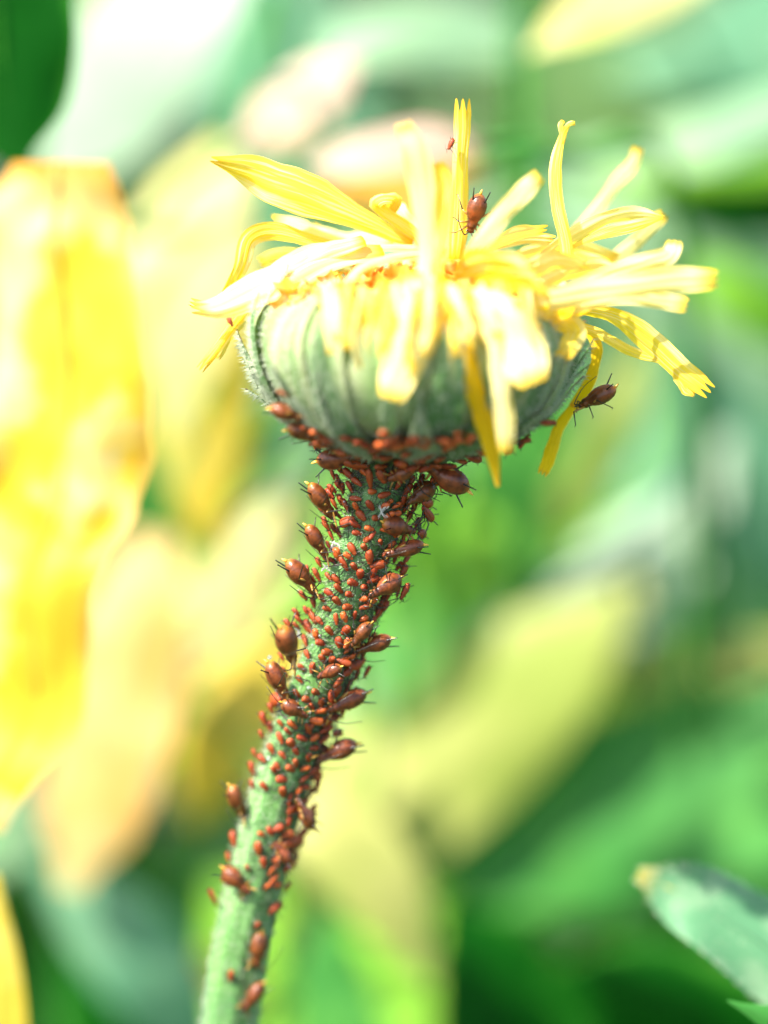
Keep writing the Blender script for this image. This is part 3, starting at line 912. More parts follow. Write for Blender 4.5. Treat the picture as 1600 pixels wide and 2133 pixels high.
# ------------------------------------------------------------------ the marigold: petals, each traced at its own depth
TIP = [0.35, 0.55, 0.75, 0.95, 1.0, 1.0, 0.9]
POINT = [0.5, 0.8, 1.0, 0.95, 0.75, 0.45, 0.1]
EVEN = [0.6, 0.8, 0.9, 1.0, 1.0, 0.95, 0.85]
BELLY = [0.25, 0.42, 0.7, 1.0, 1.0, 0.72, 0.22]
PETALS = [
    # points (px, py, depth), width px, roll, curl, profile, teeth, material
    ([(860, 505, .35), (790, 470, .25), (700, 428, .1), (600, 388, .0), (520, 365, -.05), (436, 334, -.1)], 92, [-35, -25, -15, -10, 20, 50], [60, 50, 45, 45, 70, 100], BELLY, .05, 'petal'),
    ([(800, 520, .5), (700, 500, .45), (640, 480, .4), (565, 448, .4)], 62, -35, 25, BELLY, .05, 'petal_pale'),
    ([(720, 520, .3), (640, 498, .2), (570, 480, .1), (520, 500, .0), (500, 560, -.1), (470, 630, -.15)], 46, [-35, -25, 0, 25, 45, 30], 28, EVEN, .05, 'petal'),
    ([(800, 525, .1), (700, 530, -.1), (620, 560, -.25), (540, 600, -.3), (460, 636, -.25), (398, 640, -.2)], 84, [-30, -25, -20, -15, -10, 0], [25, 25, 25, 30, 60, 70], [0.5, 0.8, 1.0, 1.0, 0.9, 0.55, 0.35], .10, 'petal_pale'),
    ([(760, 500, .0), (690, 520, -.15), (620, 545, -.2), (560, 575, -.2)], 50, -20, 40, EVEN, .1, 'petal_pale'),
    ([(560, 560, .0), (520, 630, .0), (470, 700, .0), (415, 772, .0)], 24, 0, 110, EVEN, .10, 'petal'),
    ([(560, 600, .1), (510, 660, .12), (470, 710, .12), (452, 748, .12)], 30, 30, 60, EVEN, .08, 'petal_pale'),
    ([(540, 600, .0), (480, 630, .0), (430, 640, .0), (394, 628, .0)], 26, 20, 60, EVEN, .2, 'petal'),
    ([(890, 520, .3), (870, 490, .3), (840, 470, .25), (800, 445, .2), (780, 425, .15), (800, 410, .1), (825, 415, .15), (815, 435, .25)], 34, [0, 0, 20, 40, 40, 30, 0], 50, EVEN, 0, 'petal'),
    ([(880, 515, .4), (860, 480, .4), (840, 450, .4), (820, 430, .45)], 40, 30, 50, EVEN, .1, 'petal_pale'),
    # two blurred ones standing up in front
    ([(900, 640, -1.05), (895, 570, -1.0), (890, 490, -1.0), (880, 400, -1.05), (865, 310, -1.1), (842, 252, -1.1)], 62, [0, 0, -10, -20], 40, [0.8, 1.0, 0.75, 0.8, 1.0, 0.95, 0.7], .04, 'petal_pale'),
    ([(905, 620, -1.0), (905, 540, -1.0), (912, 450, -.95), (918, 390, -.95), (905, 340, -1.0)], 48, [0, 20, 30, 30], 50, EVEN, .04, 'petal'),
    # the sharp upright one
    ([(950, 540, .25), (955, 470, .2), (960, 380, .12), (963, 290, .05), (965, 204, .0)], 42, [0, 0, -5, -5], 70, [0.85, 0.95, 0.95, 0.9, 0.85, 0.95, 1.0], .10, 'petal'),
    ([(960, 560, -.8), (1005, 500, -.85), (1050, 440, -.85), (1090, 400, -.85), (1126, 366, -.85)], 46, -10, 25, EVEN, .03, 'petal_pale'),
    ([(1185, 560, -.2), (1178, 500, -.15), (1162, 430, -.1), (1155, 360, -.05), (1165, 300, .0), (1180, 262, .0)], 32, [0, 0, 10, 10, 20], 65, [1.0, .95, .95, .95, .9, .6, .35], .1, 'petal'),
    ([(1165, 310, .0), (1172, 285, .0), (1168, 262, .0), (1173, 250, .03)], 13, 0, 60, EVEN, 0, 'petal'),
    ([(1172, 300, .0), (1178, 272, .0), (1186, 258, .0), (1198, 256, .0)], 12, 0, 60, EVEN, 0, 'petal'),
    ([(1180, 500, .9), (1240, 440, .95), (1280, 385, 1.0), (1315, 345, 1.0), (1328, 306, 1.0)], 34, -10, 25, EVEN, .05, 'petal_pale'),
    ([(1120, 545, .1), (1185, 500, .1), (1250, 465, .1), (1320, 448, .1), (1385, 455, .1)], 46, [-45, -45, -40, -30], 55, [0.5, 0.9, 1.0, 1.0, 0.9, 0.6, 0.3], .1, 'petal_pale'),
    ([(1180, 520, .05), (1245, 490, .02), (1310, 472, .0), (1380, 454, .0)], 30, [15, 15, 10, 10], 40, BELLY, .0, 'petal'),
    ([(1200, 560, .6), (1270, 545, .65), (1330, 500, .7), (1385, 445, .7)], 36, -20, 25, EVEN, .04, 'petal_pale'),
    ([(1190, 600, -.5), (1280, 565, -.55), (1350, 545, -.6), (1395, 530, -.6), (1405, 500, -.55)], 44, [-20, -20, -10, 20], 30, EVEN, .04, 'petal_pale'),
    ([(1050, 640, -.7), (1160, 620, -.8), (1280, 600, -.85), (1390, 585, -.85), (1497, 580, -.85)], 62, -15, 25, [0.6, 0.85, 1.0, 0.95, 0.95, 0.95, 0.75], .04, 'petal_pale'),
    ([(1130, 650, -.5), (1230, 630, -.6), (1310, 615, -.65), (1370, 625, -.65), (1432, 638, -.65)], 42, -10, 30, EVEN, .04, 'petal_pale'),
    # the long drooping right ones, in focus
    ([(1150, 650, -.1), (1220, 648, -.08), (1290, 665, -.03), (1360, 715, .0), (1420, 770, .0), (1482, 818, .0)], 56, [-45, -40, -25, -10, 0], [45, 45, 45, 40, 35], [0.4, 0.5, 0.75, 1.0, 1.0, 0.9, 0.8], .08, 'petal'),
    ([(1165, 670, .05), (1240, 690, .05), (1310, 728, .05), (1365, 745, .05), (1405, 752, .05)], 24, 10, 60, [0.9, 1.0, 1.0, 0.9, 0.8], .0, 'petal'),
    ([(1395, 745, .06), (1412, 780, .06), (1432, 808, .05), (1446, 826, .05)], 38, 25, 35, BELLY, .1, 'petal'),
    # hanging behind the rim on the right
    ([(1180, 660, .3), (1235, 700, .25), (1245, 740, .2), (1232, 790, .22), (1195, 850, .35)], 30, [0, 20, 30, 0], 40, EVEN, 0, 'petal_deep'),
    ([(1200, 840, .35), (1165, 890, .35), (1152, 930, .3), (1140, 965, .3), (1128, 990, .3)], 30, [0, 10, 0], 40, EVEN, .1, 'petal_deep'),
    # big ones hanging in front
    ([(930, 610, -1.05), (1000, 640, -1.2), (1055, 690, -1.32), (1090, 745, -1.38), (1112, 800, -1.38)], 112, [-25, -15, 0, 5], 30, [0.35, 0.55, 0.95, 1.0, 1.0, 0.85, 0.55], .03, 'petal_pale'),
    ([(855, 570, -1.0), (862, 630, -1.25), (855, 700, -1.4), (835, 770, -1.45), (815, 832, -1.42)], 88, [-10, 0, 5, 0], 35, [0.5, 0.7, 0.9, 1.0, 1.0, 0.85, 0.6], .03, 'petal_pale'),
    ([(930, 580, -1.0), (925, 630, -1.2), (905, 690, -1.3), (875, 760, -1.33), (850, 815, -1.3)], 58, [20, 20, 30, 30], 35, [0.9, 1.0, 0.8, 0.6, 0.5], .03, 'petal'),
    ([(965, 690, -1.25), (985, 780, -1.2), (1005, 860, -1.05), (1025, 935, -.9), (1038, 1014, -.8)], 46, [10, 10, 5, 10], 55, [0.7, 0.75, 1.0, 0.95, 0.9, 0.7, 0.2], .0, 'petal_deep'),
    ([(1030, 690, -1.35), (1038, 770, -1.35), (1050, 850, -1.3), (1055, 945, -1.2)], 44, 0, 45, [0.5, 0.8, 0.9, 1.0, 0.8], .03, 'petal_pale'),
    ([(980, 660, -1.2), (972, 690, -1.27), (968, 720, -1.27)], 46, 0, 40, OVAL_W, .0, 'petal_pale'),
    # a mass of petals lying over the disc
    ([(960, 545, -.3), (1010, 520, -.2), (1080, 490, -.1), (1140, 478, -.0)], 44, -50, 30, EVEN, .08, 'petal_pale'),
    ([(990, 530, .2), (1070, 500, .2), (1160, 500, .1)], 36, -40, 30, EVEN, .08, 'petal_pale'),
    ([(880, 515, .3), (800, 515, .2), (720, 520, .2)], 20, -30, 50, EVEN, .0, 'petal_pale'),
    ([(900, 525, -.2), (820, 535, -.4), (750, 560, -.6), (705, 610, -.9)], 22, -20, 50, EVEN, .0, 'petal_pale'),
    ([(880, 560, -.7), (820, 600, -.95), (780, 650, -1.1), (750, 700, -1.2)], 30, -10, 45, EVEN, .1, 'petal'),
    ([(870, 600, -.9), (810, 610, -1.0), (760, 640, -1.1), (735, 690, -1.15)], 36, -15, 45, EVEN, .1, 'petal'),
    ([(950, 580, -.7), (1000, 555, -.8), (1060, 560, -.9), (1120, 590, -.9)], 90, -45, 25, OVAL_W, .05, 'petal'),
    ([(980, 620, -.9), (1030, 590, -1.0), (1090, 590, -1.0), (1150, 620, -1.0)], 70, -50, 25, OVAL_W, .05, 'petal'),
    ([(1050, 580, -.4), (1110, 560, -.5), (1170, 545, -.5), (1230, 560, -.4)], 60, -45, 25, OVAL_W, .08, 'petal_pale'),
    ([(1090, 620, -.5), (1160, 580, -.4), (1230, 560, -.3), (1290, 560, -.3)], 46, -40, 30, EVEN, .05, 'petal_pale'),
    ([(1100, 660, -.6), (1180, 640, -.5), (1250, 600, -.4), (1330, 570, -.3)], 56, -35, 30, EVEN, .05, 'petal'),
    ([(1080, 680, -.8), (1140, 660, -.7), (1190, 650, -.6), (1240, 640, -.4)], 76, -40, 25, OVAL_W, .05, 'petal'),
    ([(1120, 690, -.7), (1160, 670, -.6), (1200, 690, -.5), (1170, 740, -.75)], 50, -10, 30, EVEN, .05, 'petal'),
    ([(1060, 540, .3), (1120, 520, .4), (1200, 515, .5), (1290, 540, .6)], 40, -40, 30, EVEN, .05, 'petal_pale'),
    ([(1110, 520, .5), (1200, 530, .5), (1270, 555, .5)], 34, 20, 30, EVEN, .05, 'petal'),
    ([(700, 540, .4), (640, 530, .5), (580, 530, .5), (540, 545, .4)], 32, -10, 50, EVEN, .05, 'petal'),
    ([(820, 505, .6), (760, 495, .6), (700, 495, .6), (650, 470, .6)], 44, -35, 30, EVEN, .05, 'petal_pale'),
    ([(900, 560, -.6), (880, 590, -.8), (850, 620, -1.0), (800, 640, -1.1)], 40, 0, 40, EVEN, .05, 'petal_pale'),
    ([(930, 640, -1.1), (945, 700, -1.2), (935, 760, -1.2), (915, 800, -1.2)], 32, 0, 40, POINT, .05, 'petal'),
    ([(790, 660, -1.1), (800, 700, -1.2), (790, 760, -1.22)], 46, 0, 40, OVAL_W, .05, 'petal'),
]
# thin withered ones lying every way over the disc
pr = random.Random(77)
for k in range(34):
    a = pr.uniform(0, 2 * PI)
    r0, r1 = pr.uniform(0.3, 0.9), pr.uniform(1.0, 1.35)
    da = pr.gauss(0, 0.5)
    cx_, cy_ = 870, 610
    p_ = []
    for q in range(4):
        t_ = q / 3
        rr_ = r0 + (r1 - r0) * t_
        aa = a + da * t_ + pr.gauss(0, .08)
        lift_ = 32 * math.sin(PI * min(t_ * 1.1, 1)) + pr.uniform(-14, 14)
        p_.append((cx_ + 267 * rr_ * math.cos(aa), cy_ + 48 * rr_ * -math.sin(aa) - lift_ + (26 if t_ == 1 else 0), 0.1 + 1.05 * rr_ * math.sin(aa) - 0.1))
    PETALS.append((p_, pr.uniform(14, 26), [pr.uniform(-50, 50), pr.uniform(-50, 50)], pr.uniform(35, 80), pr.choice([EVEN, POINT, TIP]), pr.choice([0, .08]), pr.choice(['petal_pale', 'petal_pale', 'petal'])))
# short thin ones spilling over the front and left of the rim
for k in range(24):
    x0 = 660 + 470 * (k + 0.5) / 24 + pr.uniform(-12, 12)
    u_ = (x0 - 862) / 330
    dd_ = -1.30 * math.sqrt(max(0.05, 1 - u_ * u_))
    drop = pr.uniform(40, 130)
    xx = x0 + pr.uniform(-45, 45)
    PETALS.append(([(x0 - 20 * u_, 612 - 8 * u_, dd_ + .25), (x0, 600 + pr.uniform(-14, 8), dd_ + .05), ((x0 + xx) / 2, 640, dd_ - .12), (xx, 660 + drop * .5, dd_ - .17), (xx + pr.uniform(-14, 14), 655 + drop, dd_ - .15)],
                   pr.uniform(14, 27), [pr.uniform(-50, 50), pr.uniform(-60, 60)], pr.uniform(30, 80), pr.choice([EVEN, POINT, TIP]), pr.choice([0, .06]), pr.choice(['petal_pale', 'petal', 'petal'])))
for i, (pp, w, roll, curl, prof, teeth, mk) in enumerate(PETALS):
    n = 26 if len(pp) > 3 else 18
    pr = random.Random(i)
    rows = ribbon(pp, w * (0.90 if w < 80 else 0.98), roll, [c * 0.8 for c in curl] if hasattr(curl, '__len__') else curl * 0.8, 17, n, teeth, 0.09, i, prof, 0.022)
    mb = MB()
    mb.grid(rows)
    build('petal', mb, M[mk], plant, plant_loc)


# ------------------------------------------------------------------ aphids
def lathe_x(mb, prof, seg, sy=1.0, sz=0.85, m=0, rough=0.0, belly=0.0):
    rows = []
    for i, (x, r_) in enumerate(prof):
        rows.append([Vector((x, r_ * sy * math.cos(2 * PI * k / seg), r_ * sz * math.sin(2 * PI * k / seg) + belly * (0.25 - x * x))) for k in range(seg)])
    mb.grid(rows, closed=True, m=m)
    return rows


ABODY = [(-0.50, 0.015), (-0.485, 0.06), (-0.45, 0.12), (-0.40, 0.172), (-0.33, 0.215), (-0.25, 0.243), (-0.16, 0.256), (-0.07, 0.252), (0.02, 0.230), (0.10, 0.196), (0.17, 0.160), (0.22, 0.138), (0.27, 0.135), (0.32, 0.138), (0.36, 0.122), (0.39, 0.098), (0.43, 0.098), (0.47, 0.078), (0.495, 0.045), (0.505, 0.01)]


def finer(prof, n):
    tab = [(i / (len(prof) - 1), p[0]) for i, p in enumerate(prof)]
    tab2 = [(i / (len(prof) - 1), p[1]) for i, p in enumerate(prof)]
    return [(smooth_table(tab, i / n), max(smooth_table(tab2, i / n), 0.004)) for i in range(n + 1)]


def adult_meshes(v):
    rr = random.Random(50 + v)
    out = []
    pr = []
    g1, g2 = rr.uniform(0.88, 1.12), rr.uniform(-0.05, 0.05)
    for x, r_ in finer(ABODY, 48):
        r_ *= g1 if x < 0.1 else 1 + (g1 - 1) * max(0, (0.3 - x) / 0.2)
        r_ *= 1 + g2 * math.sin(x * 7)
        if x < 0.2:
            r_ *= 1 - 0.05 * (0.5 + 0.5 * math.cos(x * 2 * PI / 0.085)) ** 2
        pr.append((x, r_))
    mb = MB()
    lathe_x(mb, pr, 22, 1.0, 0.92, belly=0.05)
    out.append(('body', mb.mesh('body', M['adult'])))
    for s in (-1, 1):
        mb = MB()
        mb.ball(Vector((0.455, s * 0.085, 0.03)), 0.028, 8, 5)
        out.append(('eye', mb.mesh('eye', M['eye'])))
        mb = MB()
        a = Vector((-0.32, s * 0.16, 0.13))
        b = a + Vector((-0.30 + 0.03 * v, s * (0.06 + 0.05 * v), 0.10 + 0.04 * rr.random() * v))
        mb.tube([a, a.lerp(b, 0.15), a.lerp(b, 0.9), b], [0.026, 0.021, 0.014, 0.018], 7)
        out.append(('cornicle', mb.mesh('cornicle', M['cornicle'])))
        mb = MB()
        a = Vector((0.49, s * 0.04, 0.04))
        pts = catmull([a, a + Vector((0.06, s * 0.10, 0.06)), a + Vector((-0.25, s * (0.34 + .06 * v), 0.20)), a + Vector((-0.65, s * (0.42 + .1 * rr.random()), 0.22 + .1 * rr.random()))], 10)
        mb.tube(pts, [0.018 - 0.0010 * i for i in range(11)], 5)
        out.append(('antenna', mb.mesh('antenna', M['leg_dark'])))
        for k, (x0, fx, ft) in enumerate([(0.34, 0.30, 0.34), (0.24, 0.02, 0.02), (0.14, -0.26, -0.42)]):
            mb = MB()
            a = Vector((x0, s * 0.09, -0.05))
            knee = a + Vector((fx * 0.7 + rr.gauss(0, .03), s * 0.26, 0.10 + rr.gauss(0, .03)))
            foot = Vector((x0 + ft + rr.gauss(0, .04), s * (0.46 + 0.05 * k), -0.26))
            mb.tube([a, a.lerp(knee, 0.5), knee], [0.026, 0.028, 0.018], 6, m=0)
            mb.tube([knee, knee.lerp(foot, 0.6), foot, foot + Vector((0.03, s * 0.05, -0.01))], [0.018, 0.014, 0.014, 0.010], 6, m=1)
            out.append(('leg', mb.mesh('leg', [M['leg_amber'], M['leg_dark']])))
    mb = MB()
    mb.tube([Vector((-0.48, 0, 0.03)), Vector((-0.54, 0, 0.05)), Vector((-0.61, 0, 0.08))], [0.045, 0.036, 0.008], 7)
    out.append(('cauda', mb.mesh('cauda', M['cauda'])))
    return out


def nymph_mesh(v):
    rr = random.Random(80 + v)
    mb = MB()
    prof = [(-0.50, 0.02), (-0.46, 0.13), (-0.36, 0.215), (-0.20, 0.25), (0.0, 0.245), (0.16, 0.205), (0.28, 0.155), (0.36, 0.15), (0.42, 0.12), (0.48, 0.08), (0.50, 0.02)]
    fp = []
    for x, r_ in finer(prof, 18):
        fp.append((x, r_ * (1 - 0.04 * (0.5 + 0.5 * math.cos(x * 2 * PI / 0.115)))))
    if v == 2:
        fp = [(x, r_ * 0.78) for x, r_ in fp]
    lathe_x(mb, fp, 12, 1.0, 0.85)
    for s in (-1, 1):
        mb.ball(Vector((0.42, s * 0.12, 0.02)), 0.035, 6, 4, m=1)
        for k, (x0, ft) in enumerate([(0.34, 0.28), (0.20, 0.02), (0.05, -0.32)]):
            a = Vector((x0, s * 0.12, -0.05))
            knee = a + Vector((ft * 0.4, s * 0.30, 0.08 + rr.gauss(0, .05)))
            foot = a + Vector((ft * 1.3 + rr.gauss(0, .08), s * (0.66 + rr.gauss(0, .07)), -0.25))
            mb.tube([a, knee, foot], [0.030, 0.026, 0.018], 4, m=1, cap=False)
        a = Vector((0.48, s * 0.06, 0.04))
        mb.tube([a, a + Vector((0.04, s * 0.2, 0.12)), a + Vector((-0.35, s * 0.45, 0.22))], [0.018, 0.014, 0.008], 4, m=1, cap=False)
        a = Vector((-0.36, s * 0.15, 0.12))
        mb.tube([a, a + Vector((-0.16, s * 0.08, 0.10))], [0.024, 0.018], 5, m=1)
    return mb.mesh('aphid_nymph', [M['nymph'], M['leg_dark']])


def head_surface(px, py):
    """front surface of the head seen through photo pixel (px, py): point, normal, or None"""
    o = CAMLOC
    dirv = (W(px, py, 0) - o).normalized()
    best = None
    for k in range(220):
        dd = DIST - 2.2 + k * 0.02
        p = o + dirv * (dd / dirv.dot(FWD))
        q = p - HB
        h = q.dot(AX)
        if h < -0.05 or h > 1.11:
            continue
        r_ = (q - AX * h).length
        lo, hi = 0.0, 1.0
        for _ in range(12):
            mid = (lo + hi) / 2
            if smooth_table(PH, mid) < h:
                lo = mid
            else:
                hi = mid
        rad = smooth_table(PR, lo)
        if r_ <= rad + 0.05:
            phi = math.atan2(q.dot(AX2), q.dot(AX1))
            pp, nn = head_pt(lo, phi, 0.08)
            return p, nn
    return None


def surface(px, py, on):
    """where a body seen at (px, py) sits: world point on the surface and outward normal"""
    if on == 'head':
        r_ = head_surface(px, py)
        if r_:
            return r_
        # beside the silhouette: the nearest profile side
        for k in range(1, 24):
            f = k / 30
            r_ = head_surface(px + (850 - px) * f, py + (760 - py) * f)
            if r_:
                return r_[0] + (W(px, py, 0) - W(850, 760, 0)).normalized() * 0.03, r_[1]
        q = W(px, py, 0.1)
        nn = (q - (HB + AX * 0.8))
        nn.normalize()
        return q, nn
    cx, rp, d = stem_at(py)
    u = (px - cx) / rp
    rad = wid(rp, d)
    if abs(u) < 0.97:
        c = math.sqrt(1 - u * u)
        nn = RIGHT * u - FWD * c
        return W(cx, py, d) + nn * rad, nn
    nn = (RIGHT * (1 if u > 0 else -1) - FWD * 0.15).normalized()
    return W(px, py, d - 0.15 * rad), nn


def orient(x, up):
    x = x.normalized()
    z = up - x * up.dot(x)
    if z.length < 1e-4:
        z = x.orthogonal()
    z.normalize()
    y = z.cross(x)
    m = Matrix((x, y, z)).transposed()
    return m.to_4x4()


AM = [adult_meshes(v) for v in range(4)]
ADULTS = [
    # tail px, head px, surface, extra depth at tail/head, scale of width, short name, label
    ((562, 848), (640, 872), 'head', -.02, 0, 'adult at the lower left rim', 'brown adult aphid with yellow tail at the lower left rim of the flower head'),
    ((598, 892), (690, 903), 'head', -.02, 0, 'adult jutting left under the rim', 'brown adult aphid jutting left just under the rim, second from the top'),
    ((658, 960), (752, 950), 'neck', -.05, 0, 'round adult at the left of the neck', 'round brown adult aphid at the left where the head joins the stem'),
    ((645, 1006), (697, 1078), 'stem', -.14, -.06, 'upper pink-brown adult on the left', 'pink-brown adult aphid with raised tail, uppermost on the left side of the stem'),
    ((640, 1093), (682, 1160), 'stem', -.16, -.08, 'second adult down the left side', 'pink-brown adult aphid, second one down the left side of the stem'),
    ((598, 1166), (660, 1236), 'stem', -.12, -.06, 'third adult down the left side', 'brown adult aphid flecked with white, third down the left side of the stem'),
    ((862, 978), (808, 1000), 'stem', -.14, -.05, 'round dark adult under the head', 'round dark brown adult aphid on the stem right under the head'),
    ((978, 1022), (878, 962), 'neck', -.0, .1, 'large dark adult jutting right', 'large dark adult aphid with black tubes jutting right beneath the flower head'),
    ((796, 1088), (866, 1108), 'stem', -.16, -.02, 'shiny adult with pale leg', 'shiny amber-brown adult aphid with a pale leg on the right of the stem'),
    ((884, 1132), (802, 1156), 'stem', -.06, -.06, 'glossy adult at the right edge', 'glossy brown adult aphid pointing right off the upper stem, below the shiny amber one'),
    ((816, 1328), (742, 1358), 'stem', -.0, -.05, 'adult jutting right at the bend', 'brown adult aphid jutting right from the bend of the stem'),
    ((560, 1378), (600, 1456), 'stem', -.15, -.05, 'adult on the left below the bend', 'orange-brown adult aphid upright on the left edge below the bend'),
    ((712, 1388), (660, 1412), 'stem', -.1, -.04, 'adult on the stem front', 'pale brown adult aphid with orange tail on the front of the middle stem'),
    ((586, 1462), (642, 1494), 'stem', -.08, -.02, 'orange adult across the left', 'plump orange-brown adult aphid lying across the left of the middle stem'),
    ((764, 1440), (682, 1482), 'stem', .05, -.05, 'dark adult right of centre', 'dark brown adult aphid reaching right, between two others on the shaded side'),
    ((744, 1546), (656, 1584), 'stem', .0, -.02, 'plump adult jutting far right', 'plump purple-brown adult aphid jutting far right from the lower middle stem'),
    ((590, 1308), (612, 1380), 'stem', -.75, -.5, 'blurred pink adult at the bend', 'blurred pink-orange adult aphid nearest the viewer at the left of the bend'),
    ((482, 1636), (508, 1704), 'stem', -.1, -.0, 'orange adult on the lower left', 'orange adult aphid raised off the left edge of the lower stem'),
    ((466, 1806), (520, 1862), 'stem', -.0, -.0, 'lower left brown adult', 'orange-brown adult aphid on the left edge, above the last two adults'),
    ((544, 1940), (532, 2018), 'stem', -.02, -.0, 'last adult but one', 'brown adult aphid head down, second from the bottom of the stem'),
    ((548, 2046), (506, 2106), 'stem', -.02, -.0, 'lowest adult', 'reddish brown adult aphid, lowest on the stem near the bottom edge'),
    ((1002, 402), (978, 486), 'petal', -.02, .06, 'adult among the petals', 'orange-brown adult aphid climbing at the foot of the upright petal'),
    ((1284, 808), (1204, 848), 'petal', -.02, .05, 'adult on the hanging petal', 'long-legged brown adult aphid on the hanging petal right of the head'),
    ((836, 1200), (768, 1244), 'stem', -.0, -.1, 'dark adult on the shaded side', 'dark adult aphid sunk in the shaded cluster on the right of the stem'),
    ((906, 1008), (846, 1050), 'stem', .05, -.1, 'dark adult behind the jutting one', 'dark red-brown adult aphid half hidden below the large jutting one'),
    ((652, 1728), (618, 1662), 'stem', .05, -.05, 'dark adult lower right', 'dark brown adult aphid on the shaded right side of the lower stem'),
    ((772, 1296), (730, 1348), 'stem', -.05, -.05, 'brown adult above the bend one', 'red-brown adult aphid just above the one jutting at the bend'),
    ((606, 1800), (574, 1756), 'stem', .02, -.05, 'small dark adult low down', 'dark brown adult aphid hugging the right edge of the lower stem, small'),
]
AD_POS = []
for i, (tl_, hd, on, dt, dh, nick, label) in enumerate(ADULTS):
    if on == 'petal':
        pt, ph = W(tl_[0], tl_[1], dt), W(hd[0], hd[1], dh)
        nn = (-FWD * 0.7 + UP * 0.6 + RIGHT * (0.2 if i == 21 else -0.3)).normalized()
        if i == 22:
            nn = (UP * 0.9 - FWD * 0.35).normalized()
    else:
        q = 'head' if on == 'head' else 'stem'
        if on == 'neck':
            pt = W(tl_[0], tl_[1], -0.05 + dt); ph = W(hd[0], hd[1], -0.2 + dh)
            nn = (-FWD * 0.6 + RIGHT * (-0.2 if tl_[0] < 800 else 0.2) - UP * 0.7).normalized()
        else:
            mid = ((tl_[0] + hd[0]) / 2, (tl_[1] + hd[1]) / 2)
            s_h, n_h = surface(hd[0], hd[1], q)
            s_m, nn = surface(mid[0], mid[1], q)
            dep_h = (s_h - CAMLOC).dot(FWD) - DIST
            dep_m = (s_m - CAMLOC).dot(FWD) - DIST
            pt = W(tl_[0], tl_[1], min(dep_m, dep_h) - 0.06 + dt)
            ph = W(hd[0], hd[1], dep_h - 0.05 + dh)
            if on == 'head':
                nn = (nn - AX * 0.3).normalized()
    c = (pt + ph) / 2
    L = (ph - pt).length
    M4 = Matrix.Translation(c) @ orient(ph - pt, nn) @ Matrix.Diagonal((L * 0.98, L * (0.80 if on == 'neck' else 0.90), L * (0.80 if on == 'neck' else 0.90), 1))
    root = thing('adult_aphid', label, 'aphid', (0, 0, 0), 'large brown adult aphids')
    root.matrix_world = M4
    body = None
    for nm, me in AM[(i * 3 + i // 4) % 4]:
        o = link(nm, me, body if nm == 'eye' else root)
        body = o if nm == 'body' else body
    AD_POS.append((mid if on not in ('petal', 'neck') else ((tl_[0] + hd[0]) / 2, (tl_[1] + hd[1]) / 2), nick))

